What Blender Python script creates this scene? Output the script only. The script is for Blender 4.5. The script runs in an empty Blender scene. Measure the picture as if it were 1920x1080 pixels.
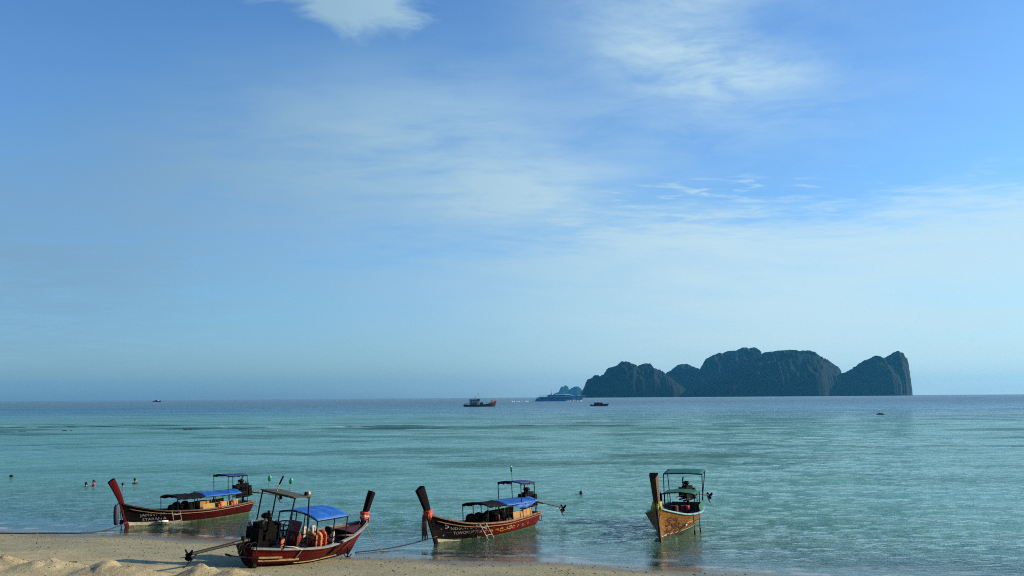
import bpy, bmesh, math, random
import numpy as np
from mathutils import Vector, Matrix, Euler

random.seed(7)
RNG = np.random.default_rng(11)
SC = bpy.context.scene
COL = SC.collection
R = math.radians

# ------------------------------------------------------------------ camera
F_PX, CAM_H = 1700.0, 5.8
cam_data = bpy.data.cameras.new('camera')
cam = bpy.data.objects.new('camera', cam_data)
COL.objects.link(cam)
cam_data.sensor_width = 36.0
cam_data.lens = 36.0 * F_PX / 1920.0
cam_data.clip_start, cam_data.clip_end = 0.5, 60000.0
PITCH = math.atan(205.5 / 1700.0) - 0.00135
ROLL = math.atan(13.0 / 1920.0)
cam.matrix_world = (Matrix.Translation((0, 0, CAM_H)) @ Matrix.Rotation(math.pi / 2 + PITCH, 4, 'X')
                    @ Matrix.Rotation(-ROLL, 4, 'Z'))
SC.camera = cam

# ------------------------------------------------------------------ sun, exposure
SUN_AZ, SUN_EL = R(80.0), R(24.0)            # clockwise from straight ahead, above the horizon
SUN_DIR = Vector((math.sin(SUN_AZ) * math.cos(SUN_EL), math.cos(SUN_AZ) * math.cos(SUN_EL), math.sin(SUN_EL)))
sun_data = bpy.data.lights.new('sun', 'SUN')
sun_data.energy = 5.0
sun_data.angle = R(0.55)
sun_data.color = (1.0, 0.86, 0.62)
sun = bpy.data.objects.new('sun', sun_data)
COL.objects.link(sun)
sun.rotation_euler = SUN_DIR.to_track_quat('Z', 'Y').to_euler()
sun.location = (60, 10, 40)
vs = SC.view_settings
vs.view_transform = 'Standard'
vs.look = 'None'
vs.gamma = 1.0
vs.use_curve_mapping = False
EXPOSURE = 0.35
vs.exposure = EXPOSURE
SC.cycles.use_denoising = False       # keeps the fine grain of ripples and sand
SC.cycles.filter_width = 1.05
SC.cycles.max_bounces = 8
SC.cycles.transparent_max_bounces = 12
SC.cycles.volume_bounces = 0
SC.cycles.caustics_reflective = False
SC.cycles.caustics_refractive = False


# ------------------------------------------------------------------ node helpers
class NT:
    def __init__(s, tree):
        s.t = tree
        s.n = tree.nodes
        s.l = tree.links

    def node(s, kind, **kw):
        n = s.n.new(kind)
        for k, v in kw.items():
            setattr(n, k, v)
        return n

    def put(s, sock, v):
        if hasattr(v, 'is_output'):
            s.l.new(v, sock)
        elif v is not None:
            sock.default_value = v

    def math(s, op, a, b=None, c=None, clamp=False):
        n = s.node('ShaderNodeMath', operation=op, use_clamp=clamp)
        s.put(n.inputs[0], a)
        s.put(n.inputs[1], b)
        s.put(n.inputs[2], c)
        return n.outputs[0]

    def smooth(s, x, a, b, lo=0.0, hi=1.0):
        n = s.node('ShaderNodeMapRange', interpolation_type='SMOOTHSTEP')
        for i, v in enumerate((x, a, b, lo, hi)):
            s.put(n.inputs[i], v)
        return n.outputs[0]

    def lin(s, x, a, b, lo=0.0, hi=1.0):
        n = s.node('ShaderNodeMapRange')
        for i, v in enumerate((x, a, b, lo, hi)):
            s.put(n.inputs[i], v)
        return n.outputs[0]

    def noise(s, vec, scale, detail=4.0, rough=0.55, dist=0.0):
        n = s.node('ShaderNodeTexNoise')
        s.put(n.inputs['Vector'], vec)
        n.inputs['Scale'].default_value = scale
        n.inputs['Detail'].default_value = detail
        n.inputs['Roughness'].default_value = rough
        n.inputs['Distortion'].default_value = dist
        return n.outputs['Fac']

    def vscale(s, vec, sc):
        n = s.node('ShaderNodeVectorMath', operation='MULTIPLY')
        s.put(n.inputs[0], vec)
        s.put(n.inputs[1], sc)
        return n.outputs[0]

    def mix(s, f, a, b, blend='MIX'):
        n = s.node('ShaderNodeMix', data_type='RGBA', blend_type=blend)
        s.put(n.inputs[0], f)
        s.put(n.inputs[6], a if hasattr(a, 'is_output') or len(a) == 4 else (*a, 1))
        s.put(n.inputs[7], b if hasattr(b, 'is_output') or len(b) == 4 else (*b, 1))
        return n.outputs[2]

    def bump(s, h, strength, dist, normal=None):
        n = s.node('ShaderNodeBump')
        n.inputs['Strength'].default_value = strength
        n.inputs['Distance'].default_value = dist
        s.put(n.inputs['Height'], h)
        if normal is not None:
            s.put(n.inputs['Normal'], normal)
        return n.outputs[0]


# ------------------------------------------------------------------ world: sky with clouds
world = bpy.data.worlds.new('World')
SC.world = world
world.use_nodes = True
W = NT(world.node_tree)
W.n.clear()
SKY_STRENGTH = 0.108
w_out = W.node('ShaderNodeOutputWorld')
w_bg = W.node('ShaderNodeBackground')
w_bg.inputs['Strength'].default_value = SKY_STRENGTH
W.l.new(w_bg.outputs[0], w_out.inputs[0])
sky = W.node('ShaderNodeTexSky')
sky.sky_type = 'NISHITA'
sky.sun_disc = False
sky.sun_elevation = SUN_EL
sky.sun_rotation = SUN_AZ
sky.altitude = 0.0
sky.air_density = 1.0
sky.dust_density = 1.0
sky.ozone_density = 2.5
wtc = W.node('ShaderNodeTexCoord')
wsep = W.node('ShaderNodeSeparateXYZ')
W.l.new(wtc.outputs['Generated'], wsep.inputs[0])
wx, wy, wz = wsep.outputs
DEG = 180.0 / math.pi
w_el = W.math('MULTIPLY', W.math('ARCSINE', wz), DEG)
w_az = W.math('MULTIPLY', W.math('ARCTAN2', wx, wy), DEG)


def w_gauss(az, el, sa, se, tilt=0.0):
    da = W.math('SUBTRACT', w_az, az)
    de = W.math('SUBTRACT', w_el, el)
    de = W.math('SUBTRACT', de, W.math('MULTIPLY', da, tilt))
    a = W.math('POWER', W.math('ABSOLUTE', W.math('DIVIDE', da, sa)), 2.0)
    b = W.math('POWER', W.math('ABSOLUTE', W.math('DIVIDE', de, se)), 2.0)
    return W.math('EXPONENT', W.math('MULTIPLY', W.math('ADD', a, b), -1.0))


# cloud deck coordinates: direction projected on a flat layer overhead
w_den = W.math('ADD', W.math('MAXIMUM', wz, 0.0), 0.10)
w_pc = W.node('ShaderNodeCombineXYZ')
W.l.new(W.math('DIVIDE', wx, w_den), w_pc.inputs[0])
W.l.new(W.math('DIVIDE', wy, w_den), w_pc.inputs[1])
wp = w_pc.outputs[0]
n_big = W.noise(wp, 0.9, 5, 0.55, 0.4)
n_str = W.noise(W.vscale(wp, (1.0, 1.6, 1.0)), 2.6, 7, 0.62, 0.6)
n_fine = W.noise(W.vscale(wp, (1.0, 2.0, 1.0)), 6.0, 6, 0.6, 0.3)
n_mix = W.math('ADD', W.math('MULTIPLY', n_big, 0.45), W.math('ADD', W.math('MULTIPLY', n_str, 0.38), W.math('MULTIPLY', n_fine, 0.17)))


def add(*xs):
    r = xs[0]
    for x in xs[1:]:
        r = W.math('ADD', r, x)
    return r


def mul(*xs):
    r = xs[0]
    for x in xs[1:]:
        r = W.math('MULTIPLY', r, x)
    return r


wob = W.math('MULTIPLY', W.math('SUBTRACT', n_mix, 0.5), 5.0)
# thin bright cloud at the top left of centre
n_puff = W.noise(W.vscale(wp, (1.0, 1.2, 1.0)), 4.2, 8, 0.62, 0.7)
c_top = mul(W.smooth(add(w_gauss(-10.8, 24.6, 5.6, 2.1, -0.06), mul(W.math('SUBTRACT', n_puff, 0.5), 1.5)), 0.28, 0.78), W.smooth(n_fine, 0.2, 0.6, 0.70, 0.95))
# wisps right of centre
c_wisp = mul(add(mul(w_gauss(11.0, 20.6, 5.8, 2.7, -0.25), 0.92), mul(w_gauss(16.3, 19.2, 3.0, 0.9, -0.05), 0.55), mul(w_gauss(12.0, 25.0, 8.0, 2.0), 0.75), mul(w_gauss(14.0, 18.0, 12.0, 5.0), 0.28)),
             W.smooth(add(mul(n_mix, 0.6), mul(n_puff, 0.4)), 0.30, 0.64))
# veils
c_veil = add(mul(w_gauss(-12.0, 15.5, 13.0, 5.0, 0.05), 0.74), mul(w_gauss(0.5, 12.6, 6.5, 2.1, 0.1), 0.72), mul(w_gauss(-3.0, 16.0, 8.0, 4.0), 0.30))
c_veil = mul(c_veil, W.smooth(n_mix, 0.22, 0.62))
# stratus bank low on the right: streaky, dissolving upwards into separate wisps
w_sp = W.node('ShaderNodeCombineXYZ')
W.l.new(W.math('MULTIPLY', w_az, 0.05), w_sp.inputs[0])
W.l.new(W.math('ADD', W.math('MULTIPLY', w_el, 0.36), W.math('MULTIPLY', w_az, 0.012)), w_sp.inputs[1])
n_lay = W.noise(w_sp.outputs[0], 1.6, 7, 0.62, 0.5)
n_lay2 = W.noise(w_sp.outputs[0], 5.0, 6, 0.65, 0.4)
edge = add(W.smooth(w_az, -12.0, 10.0, 9.2, 11.6), mul(wob, 0.55), mul(W.math('SUBTRACT', n_lay, 0.5), 5.0), mul(W.math('SUBTRACT', n_fine, 0.5), 2.0))
c_bank = mul(W.smooth(W.math('SUBTRACT', edge, w_el), -1.0, 2.6), W.smooth(w_az, -18.0, 12.0), W.smooth(w_el, 1.0, 11.0, 0.80, 0.82), W.smooth(n_lay, 0.25, 0.65, 0.74, 1.06))
c_bank = add(c_bank, mul(W.smooth(W.math('SUBTRACT', edge, w_el), -1.6, 0.4), W.smooth(W.math('SUBTRACT', edge, w_el), 3.0, 0.2), W.smooth(n_lay2, 0.46, 0.66), W.smooth(w_az, -4.0, 12.0), 0.34))
c_left = mul(w_gauss(-30.0, 7.0, 24.0, 7.5), W.smooth(n_mix, 0.15, 0.60), 0.75)
c_strk = mul(w_gauss(13.5, 12.6, 8.0, 0.75), W.smooth(n_fine, 0.52, 0.66), 0.55)
# everywhere else the same broken thin cloud goes on
c_else = mul(W.smooth(n_mix, 0.50, 0.72), W.smooth(W.math('ABSOLUTE', w_az), 34.0, 60.0), W.smooth(w_el, 2.0, 14.0), 0.5)
cloud = W.math('MINIMUM', add(c_top, c_wisp, c_veil, c_bank, c_left, c_strk, c_else), 0.92)
CLOUD = (0.59, 0.80, 0.88)
cl_bright = W.smooth(w_az, -32.0, 20.0, 0.44, 1.0)
cl_tint = W.mix(W.smooth(w_az, -28.0, 16.0), (0.78, 1.0, 1.26), (1.0, 1.0, 1.0))
cl_col = W.node('ShaderNodeVectorMath', operation='SCALE')
cl_col.inputs[0].default_value = tuple(c / SKY_STRENGTH / 2 ** EXPOSURE for c in CLOUD)
W.l.new(cl_bright, cl_col.inputs['Scale'])
cl_out = W.mix(1.0, cl_col.outputs[0], cl_tint, 'MULTIPLY')
sky_wb = W.mix(1.0, sky.outputs[0], (0.62, 1.0, 1.34), 'MULTIPLY')      # white balance of the photograph
W.l.new(W.mix(cloud, sky_wb, cl_out), w_bg.inputs['Color'])


# ------------------------------------------------------------------ materials
def material(name, col, rough=0.6, var=0.18, scale=6.0, bump=0.0, bscale=30.0, metal=0.0, spec=0.5, col2=None, stretch=(1, 1, 1), f0=0.42, f1=0.62):
    m = bpy.data.materials.new(name)
    m.use_nodes = True
    t = NT(m.node_tree)
    b = t.n['Principled BSDF']
    tc = t.node('ShaderNodeTexCoord')
    v = t.vscale(tc.outputs['Object'], (*stretch,))
    n = t.noise(v, scale, 5, 0.6)
    dark = tuple(c * (1 - var) for c in col)
    lite = tuple(min(1, c * (1 + var)) for c in col)
    c = t.mix(t.smooth(n, 0.3, 0.7), dark, lite)
    if col2 is not None:
        n2 = t.noise(v, scale * 2.3, 6, 0.65)
        c = t.mix(t.smooth(n2, f0, f1), c, col2)
    t.put(b.inputs['Base Color'], c)
    rr = t.lin(n, 0.3, 0.7, max(0.02, rough - 0.1), min(1, rough + 0.1))
    t.put(b.inputs['Roughness'], rr)
    b.inputs['Metallic'].default_value = metal
    b.inputs['Specular IOR Level'].default_value = spec
    if bump:
        hb = t.noise(v, bscale, 4, 0.6)
        t.put(b.inputs['Normal'], t.bump(hb, 0.6, bump))
    return m


M = {}
M['hull_red'] = material('hull_red', (0.125, 0.0035, 0.0035), 0.5, 0.3, 3.0, 0.003, 14, spec=0.12, col2=(0.045, 0.010, 0.008), f0=0.50, f1=0.66)
M['hull_maroon'] = material('hull_maroon', (0.055, 0.0025, 0.0035), 0.5, 0.3, 3.0, 0.003, 14, spec=0.12, col2=(0.04, 0.010, 0.008), f0=0.52, f1=0.72)
def darken_bow(name, base, x0, x1, dark=(0.007, 0.003, 0.003)):
    """copy of a hull material whose colour darkens to near black towards the bow"""
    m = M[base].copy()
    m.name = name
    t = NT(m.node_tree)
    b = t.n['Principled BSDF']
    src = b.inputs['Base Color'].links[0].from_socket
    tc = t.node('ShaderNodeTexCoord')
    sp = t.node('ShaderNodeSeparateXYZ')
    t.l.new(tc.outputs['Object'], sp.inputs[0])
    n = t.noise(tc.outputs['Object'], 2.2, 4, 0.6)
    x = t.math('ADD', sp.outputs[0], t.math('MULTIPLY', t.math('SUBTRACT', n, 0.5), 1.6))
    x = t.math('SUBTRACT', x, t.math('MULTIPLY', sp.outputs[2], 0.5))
    t.put(b.inputs['Base Color'], t.mix(t.smooth(x, x0, x1), src, dark))  # base colour blends to near black going forward
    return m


M['hull_red_bow'] = darken_bow('hull_red_bow', 'hull_red', 3.2, 4.6)
M['hull_maroon_bow'] = darken_bow('hull_maroon_bow', 'hull_maroon', 3.0, 4.8)
M['prow_red'] = material('prow_red', (0.080, 0.002, 0.004), 0.6, spec=0.1, var=0.25, scale=4.0)
M['prow_dark'] = material('prow_dark', (0.006, 0.0035, 0.0035), 0.65, 0.3, 5.0, spec=0.06)
M['varnish'] = material('varnish', (0.26, 0.118, 0.022), 0.5, 0.25, 3.0, 0.003, 20, spec=0.12, col2=(0.20, 0.055, 0.018), stretch=(0.6, 1, 2.5), f0=0.50, f1=0.66)
M['varnish_dark'] = material('varnish_dark', (0.07, 0.032, 0.012), 0.55, 0.3, 4.0, stretch=(1, 1, 0.4))
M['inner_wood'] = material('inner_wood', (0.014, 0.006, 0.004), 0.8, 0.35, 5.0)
M['inner_red'] = material('inner_red', (0.060, 0.009, 0.007), 0.6, 0.3, 5.0)
M['band_white'] = material('band_white', (0.62, 0.56, 0.42), 0.5, 0.12, 5.0, col2=(0.36, 0.30, 0.18), f0=0.52, f1=0.7)
M['antifoul'] = material('antifoul', (0.20, 0.19, 0.075), 0.6, 0.3, 4.0, col2=(0.07, 0.07, 0.03))
M['gunwale_dark'] = material('gunwale_dark', (0.07, 0.035, 0.025), 0.5, 0.3, 6.0)
M['gunwale_tan'] = material('gunwale_tan', (0.22, 0.10, 0.045), 0.5, 0.3, 6.0)
M['gunwale_pale'] = material('gunwale_pale', (0.22, 0.225, 0.22), 0.5, 0.2, 6.0)
M['gunwale_blue'] = material('gunwale_blue', (0.17, 0.36, 0.42), 0.5, 0.2, 6.0)
M['wood_tan'] = material('wood_tan', (0.30, 0.18, 0.085), 0.6, 0.3, 6.0, 0.003, 30, stretch=(1, 1, 6))
M['board_grey'] = material('board_grey', (0.042, 0.043, 0.034), 0.8, 0.35, 5.0, 0.003, 30, stretch=(1, 5, 1))
M['tarp_blue'] = material('tarp_blue', (0.003, 0.090, 0.38), 0.6, 0.22, 3.0, 0.01, 6)
M['tarp_navy'] = material('tarp_navy', (0.003, 0.026, 0.14), 0.65, 0.2, 3.0, 0.01, 6)
M['tarp_black'] = material('tarp_black', (0.008, 0.009, 0.011), 0.8, 0.25, 4.0, 0.01, 7, spec=0.06)
M['tarp_teal'] = material('tarp_teal', (0.010, 0.110, 0.105), 0.6, 0.25, 3.0, spec=0.2)
M['tarp_green'] = material('tarp_green', (0.022, 0.095, 0.050), 0.6, 0.25, 3.0, spec=0.2)
M['tube'] = material('tube', (0.008, 0.009, 0.010), 0.55, 0.3, 10.0, spec=0.12)
M['tube_pale'] = material('tube_pale', (0.30, 0.285, 0.275), 0.4, 0.15, 10.0, metal=0.2)
M['engine'] = material('engine', (0.0035, 0.003, 0.003), 0.55, 0.4, 12.0, 0.006, 40, spec=0.07)
M['engine_rust'] = material('engine_rust', (0.009, 0.005, 0.004), 0.65, 0.4, 12.0, 0.006, 40, spec=0.08)
M['engine_light'] = material('engine_light', (0.30, 0.27, 0.22), 0.5, 0.3, 12.0, metal=0.3)
M['shaft'] = material('shaft', (0.010, 0.008, 0.005), 0.55, 0.4, 8.0, spec=0.3)
M['panel_yellow'] = material('panel_yellow', (0.36, 0.19, 0.022), 0.6, 0.18, 4.0)
M['panel_ochre'] = material('panel_ochre', (0.33, 0.15, 0.02), 0.6, 0.25, 4.0)
M['orange'] = material('orange', (0.50, 0.065, 0.018), 0.6, 0.18, 8.0, 0.01, 12)
M['salmon'] = material('salmon', (0.42, 0.10, 0.055), 0.6, 0.18, 8.0, 0.01, 12)
M['peach'] = material('peach', (0.48, 0.22, 0.09), 0.65, 0.15, 8.0, 0.01, 12)
M['jacket_black'] = material('jacket_black', (0.005, 0.005, 0.006), 0.85, 0.3, 8.0, 0.01, 12, spec=0.08)
M['jacket_grey'] = material('jacket_grey', (0.34, 0.32, 0.29), 0.7, 0.2, 8.0, 0.01, 12)
M['bag_red'] = material('bag_red', (0.34, 0.022, 0.012), 0.35, 0.35, 5.0, 0.03, 7)
M['bag_dark'] = material('bag_dark', (0.16, 0.016, 0.012), 0.45, 0.3, 5.0, 0.03, 7)
M['drum_red'] = material('drum_red', (0.22, 0.010, 0.018), 0.45, 0.2, 6.0)
M['cloth_red'] = material('cloth_red', (0.50, 0.035, 0.020), 0.7, 0.2, 12.0, 0.01, 20)
M['cloth_cream'] = material('cloth_cream', (0.60, 0.44, 0.30), 0.7, 0.2, 12.0, 0.01, 20)
M['cloth_yellow'] = material('cloth_yellow', (0.58, 0.33, 0.03), 0.7, 0.2, 12.0, 0.01, 20)
M['cloth_green'] = material('cloth_green', (0.36, 0.42, 0.12), 0.7, 0.2, 12.0, 0.01, 20)
M['cloth_navy'] = material('cloth_navy', (0.020, 0.018, 0.045), 0.7, 0.3, 8.0, 0.01, 16)
M['cloth_mauve'] = material('cloth_mauve', (0.13, 0.065, 0.065), 0.7, 0.3, 8.0, 0.01, 16)
M['rope_dark'] = material('rope_dark', (0.032, 0.030, 0.026), 0.8, 0.3, 30.0)
M['rope_tan'] = material('rope_tan', (0.22, 0.17, 0.10), 0.8, 0.3, 30.0)
M['rope_white'] = material('rope_white', (0.48, 0.44, 0.38), 0.8, 0.2, 30.0)
M['bulb_green'] = material('bulb_green', (0.03, 0.34, 0.13), 0.25, 0.1, 8.0)
M['letter'] = material('letter', (0.36, 0.33, 0.28), 0.6, 0.3, 14.0)
M['letter_cream'] = material('letter_cream', (0.58, 0.50, 0.34), 0.6, 0.2, 14.0)
M['scroll_gold'] = material('scroll_gold', (0.55, 0.26, 0.05), 0.5, 0.3, 10.0)
M['scroll_red'] = material('scroll_red', (0.085, 0.014, 0.006), 0.5, 0.3, 10.0)
M['white_paint'] = material('white_paint', (0.70, 0.68, 0.64), 0.4, 0.1, 2.0)
M['ship_blue'] = material('ship_blue', (0.06, 0.24, 0.38), 0.35, 0.2, 0.3)
M['ship_dark'] = material('ship_dark', (0.022, 0.022, 0.050), 0.3, 0.2, 0.5)
M['ship_teal'] = material('ship_teal', (0.30, 0.46, 0.50), 0.35, 0.2, 0.4)
M['glass_dark'] = material('glass_dark', (0.008, 0.015, 0.035), 0.12, 0.1, 1.0, spec=0.8)
M['trawl_hull'] = material('trawl_hull', (0.018, 0.017, 0.020), 0.55, 0.4, 0.8, col2=(0.06, 0.04, 0.03))
M['trawl_bow'] = material('trawl_bow', (0.42, 0.14, 0.12), 0.5, 0.3, 0.8)
M['trawl_cream'] = material('trawl_cream', (0.52, 0.47, 0.35), 0.5, 0.25, 0.8)
M['trawl_grey'] = material('trawl_grey', (0.075, 0.085, 0.12), 0.5, 0.4, 1.2)
M['skin'] = material('skin', (0.36, 0.17, 0.10), 0.55, 0.12, 14.0)
M['hair'] = material('hair', (0.010, 0.008, 0.008), 0.5, 0.3, 40.0)
M['shirt_red'] = material('shirt_red', (0.28, 0.020, 0.030), 0.7, 0.2, 20.0)
M['shirt_navy'] = material('shirt_navy', (0.012, 0.014, 0.040), 0.7, 0.2, 20.0)
M['shirt_maroon'] = material('shirt_maroon', (0.11, 0.010, 0.020), 0.7, 0.2, 20.0)
M['eye'] = material('eye', (0.02, 0.015, 0.012), 0.2, 0.0, 10.0)
M['buoy_dark'] = material('buoy_dark', (0.045, 0.016, 0.014), 0.5, 0.3, 8.0)
M['driftwood'] = material('driftwood', (0.020, 0.016, 0.012), 0.8, 0.4, 10.0, 0.01, 20)


# ------------------------------------------------------------------ mesh builder
class MB:
    def __init__(s):
        s.v, s.f, s.mi = [], [], []
        s.cur = 0

    def addv(s, pts):
        i = len(s.v)
        s.v.extend([tuple(map(float, p)) for p in pts])
        return i

    def face(s, *ix):
        s.f.append(tuple(ix))
        s.mi.append(s.cur)

    def box(s, c, size, rot=None, taper=1.0):
        hx, hy, hz = size[0] / 2, size[1] / 2, size[2] / 2
        pts = []
        for z in (-hz, hz):
            k = taper if z > 0 else 1.0
            for x, y in ((-hx, -hy), (hx, -hy), (hx, hy), (-hx, hy)):
                pts.append(Vector((x * k, y * k, z)))
        if rot is not None:
            m = Euler(rot).to_matrix()
            pts = [m @ p for p in pts]
        i = s.addv([p + Vector(c) for p in pts])
        for q in ((3, 2, 1, 0), (4, 5, 6, 7), (0, 1, 5, 4), (1, 2, 6, 5), (2, 3, 7, 6), (3, 0, 4, 7)):
            s.face(*[i + k for k in q])
        return s

    def loft(s, rings, closed=True, caps=True):
        n = len(rings[0])
        idx = [s.addv(r) for r in rings]
        m = n if closed else n - 1
        for a, b in zip(idx[:-1], idx[1:]):
            for k in range(m):
                k2 = (k + 1) % n
                s.face(a + k, a + k2, b + k2, b + k)
        if caps and closed:
            s.face(*[idx[0] + k for k in reversed(range(n))])
            s.face(*[idx[-1] + k for k in range(n)])
        return s

    def tube(s, pts, r, seg=6, caps=True):
        pts = [Vector(p) for p in pts]
        rs = r if isinstance(r, (list, tuple)) else [r] * len(pts)
        rings = []
        ref = None
        for i, p in enumerate(pts):
            d = (pts[min(i + 1, len(pts) - 1)] - pts[max(i - 1, 0)]).normalized()
            if ref is None:
                ref = Vector((0, 0, 1)) if abs(d.z) < 0.9 else Vector((1, 0, 0))
            a = (ref - d * ref.dot(d)).normalized()
            ref = a
            b = d.cross(a)
            rings.append([p + (a * math.cos(t) + b * math.sin(t)) * rs[i] for t in [2 * math.pi * k / seg for k in range(seg)]])
        return s.loft(rings, True, caps)

    def ellipsoid(s, c, r, nu=10, nv=7, rot=None, jit=0.0):
        c = Vector(c)
        m = Euler(rot).to_matrix() if rot is not None else None
        rings = []
        for j in range(nv + 1):
            ph = -math.pi / 2 + math.pi * (j + (0.02 if j == 0 else -0.02 if j == nv else 0)) / nv
            ring = []
            for k in range(nu):
                th = 2 * math.pi * k / nu
                q = 1 + random.uniform(-jit, jit)
                p = Vector((math.cos(ph) * math.cos(th) * r[0] * q, math.cos(ph) * math.sin(th) * r[1] * q, math.sin(ph) * r[2] * q))
                ring.append(c + (m @ p if m is not None else p))
            rings.append(ring)
        return s.loft(rings)

    def grid(s, rows):
        n = len(rows[0])
        i = s.addv([p for r in rows for p in r])
        for a in range(len(rows) - 1):
            for b in range(n - 1):
                k = i + a * n + b
                s.face(k, k + 1, k + n + 1, k + n)
        return s

    def sheet(s, rows, th):
        """a grid with thickness th downwards"""
        n, mrows = len(rows[0]), len(rows)
        low = [[Vector(p) - Vector((0, 0, th)) for p in r] for r in rows]
        a = s.addv([p for r in rows for p in r])
        b = s.addv([p for r in low for p in r])
        for i in range(mrows - 1):
            for j in range(n - 1):
                k = i * n + j
                s.face(a + k, a + k + 1, a + k + n + 1, a + k + n)
                s.face(b + k + n, b + k + n + 1, b + k + 1, b + k)
        for j in range(n - 1):
            s.face(a + j + 1, a + j, b + j, b + j + 1)
            k = (mrows - 1) * n + j
            s.face(a + k, a + k + 1, b + k + 1, b + k)
        for i in range(mrows - 1):
            k = i * n
            s.face(a + k, a + k + n, b + k + n, b + k)
            k = i * n + n - 1
            s.face(a + k + n, a + k, b + k, b + k + n)
        return s

    def build(s, name, mats, parent=None, smooth=False, loc=None):
        me = bpy.data.meshes.new(name)
        v = s.v
        if loc is not None:
            lx, ly, lz = loc
            v = [(p[0] - lx, p[1] - ly, p[2] - lz) for p in v]
        me.from_pydata(v, [], s.f)
        if not isinstance(mats, (list, tuple)):
            mats = [mats]
        for m in mats:
            me.materials.append(m)
        if len(mats) > 1:
            me.polygons.foreach_set('material_index', s.mi)
        bm = bmesh.new()
        bm.from_mesh(me)
        bmesh.ops.recalc_face_normals(bm, faces=bm.faces)
        bm.to_mesh(me)
        bm.free()
        if smooth:
            me.polygons.foreach_set('use_smooth', [True] * len(me.polygons))
        me.update()
        o = bpy.data.objects.new(name, me)
        COL.objects.link(o)
        if loc is not None:
            o.location = loc
        if parent is not None:
            o.parent = parent
        return o


def tag(o, label=None, cat=None, group=None, kind=None):
    if label:
        o['label'] = label
    if cat:
        o['category'] = cat
    if group:
        o['group'] = group
    if kind:
        o['kind'] = kind
    return o


def thing(name, label, cat, loc=(0, 0, 0), rot=(0, 0, 0), group=None):
    o = bpy.data.objects.new(name, None)
    o.empty_display_size = 0.3
    COL.objects.link(o)
    o.location = loc
    o.rotation_euler = rot
    return tag(o, label, cat, group)


# ------------------------------------------------------------------ numpy noise
def vnoise(x, y, seed=0):
    xi, yi = np.floor(x).astype(np.int64), np.floor(y).astype(np.int64)
    xf, yf = x - xi, y - yi
    u, w = xf * xf * (3 - 2 * xf), yf * yf * (3 - 2 * yf)

    def h(a, b):
        n = (a * 374761393 + b * 668265263 + seed * 974634777) & 0x7fffffff
        n = ((n ^ (n >> 13)) * 1274126177) & 0x7fffffff
        return ((n ^ (n >> 16)) & 0xffff) / 65535.0
    return (h(xi, yi) * (1 - u) + h(xi + 1, yi) * u) * (1 - w) + (h(xi, yi + 1) * (1 - u) + h(xi + 1, yi + 1) * u) * w


def fbm(x, y, oct=4, seed=0, gain=0.5):
    r, a, t = 0.0, 1.0, 0.0
    for i in range(oct):
        r = r + a * vnoise(x * 2 ** i + 17.3 * i, y * 2 ** i + 9.1 * i, seed + i)
        t += a
        a *= gain
    return r / t


def smoothstep(a, b, x):
    t = np.clip((x - a) / (b - a), 0, 1)
    return t * t * (3 - 2 * t)


def np_grid(name, X, Y, Z, mat, attrs=None, smooth=True):
    nr, nc = X.shape
    co = np.stack([X, Y, Z], -1).reshape(-1, 3).astype(np.float32)
    a = (np.arange(nr - 1)[:, None] * nc + np.arange(nc - 1)[None, :]).reshape(-1)
    q = np.stack([a, a + 1, a + nc + 1, a + nc], 1).astype(np.int32)
    me = bpy.data.meshes.new(name)
    me.vertices.add(len(co))
    me.vertices.foreach_set('co', co.ravel())
    me.loops.add(q.size)
    me.loops.foreach_set('vertex_index', q.ravel())
    me.polygons.add(len(q))
    me.polygons.foreach_set('loop_start', np.arange(0, q.size, 4, dtype=np.int32))
    if smooth:
        me.polygons.foreach_set('use_smooth', np.ones(len(q), dtype=bool))
    me.update(calc_edges=True)
    for k, v in (attrs or {}).items():
        at = me.attributes.new(k, 'FLOAT', 'POINT')
        at.data.foreach_set('value', v.reshape(-1).astype(np.float32))
    me.materials.append(mat)
    o = bpy.data.objects.new(name, me)
    COL.objects.link(o)
    return o


# ------------------------------------------------------------------ beach and sea bed
SHX = np.array([-400, -60, -23.2, -16.9, -11.7, -6.15, -2.6, 5.2, 9.4, 16, 30, 60, 120, 400.])
SHY = np.array([90, 52, 42.0, 40.7, 38.4, 35.5, 34.2, 32.0, 30.6, 28, 22, 8, -20, -150.])


def shore_y(x):
    return np.interp(x, SHX, SHY) + 0.35 * np.sin(x * 0.45 + 1.0) + 0.2 * np.sin(x * 1.1)


MOUNDS = [(-15.9, 26.5, 1.2, 1.0, 0.10), (-14.6, 26.9, 0.55, 0.8, 0.19), (-13.3, 26.6, 0.9, 0.7, 0.20), (-12.55, 26.8, 0.35, 0.5, 0.12), (-11.4, 26.2, 0.75, 0.8, 0.20), (-10.7, 25.9, 0.8, 0.7, 0.20),
          (-8.7, 26.2, 0.55, 0.6, 0.22), (-7.9, 26.0, 0.8, 0.7, 0.20), (-6.9, 25.9, 0.9, 0.7, 0.15), (-5.6, 25.5, 1.2, 0.8, 0.1)]


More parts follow.
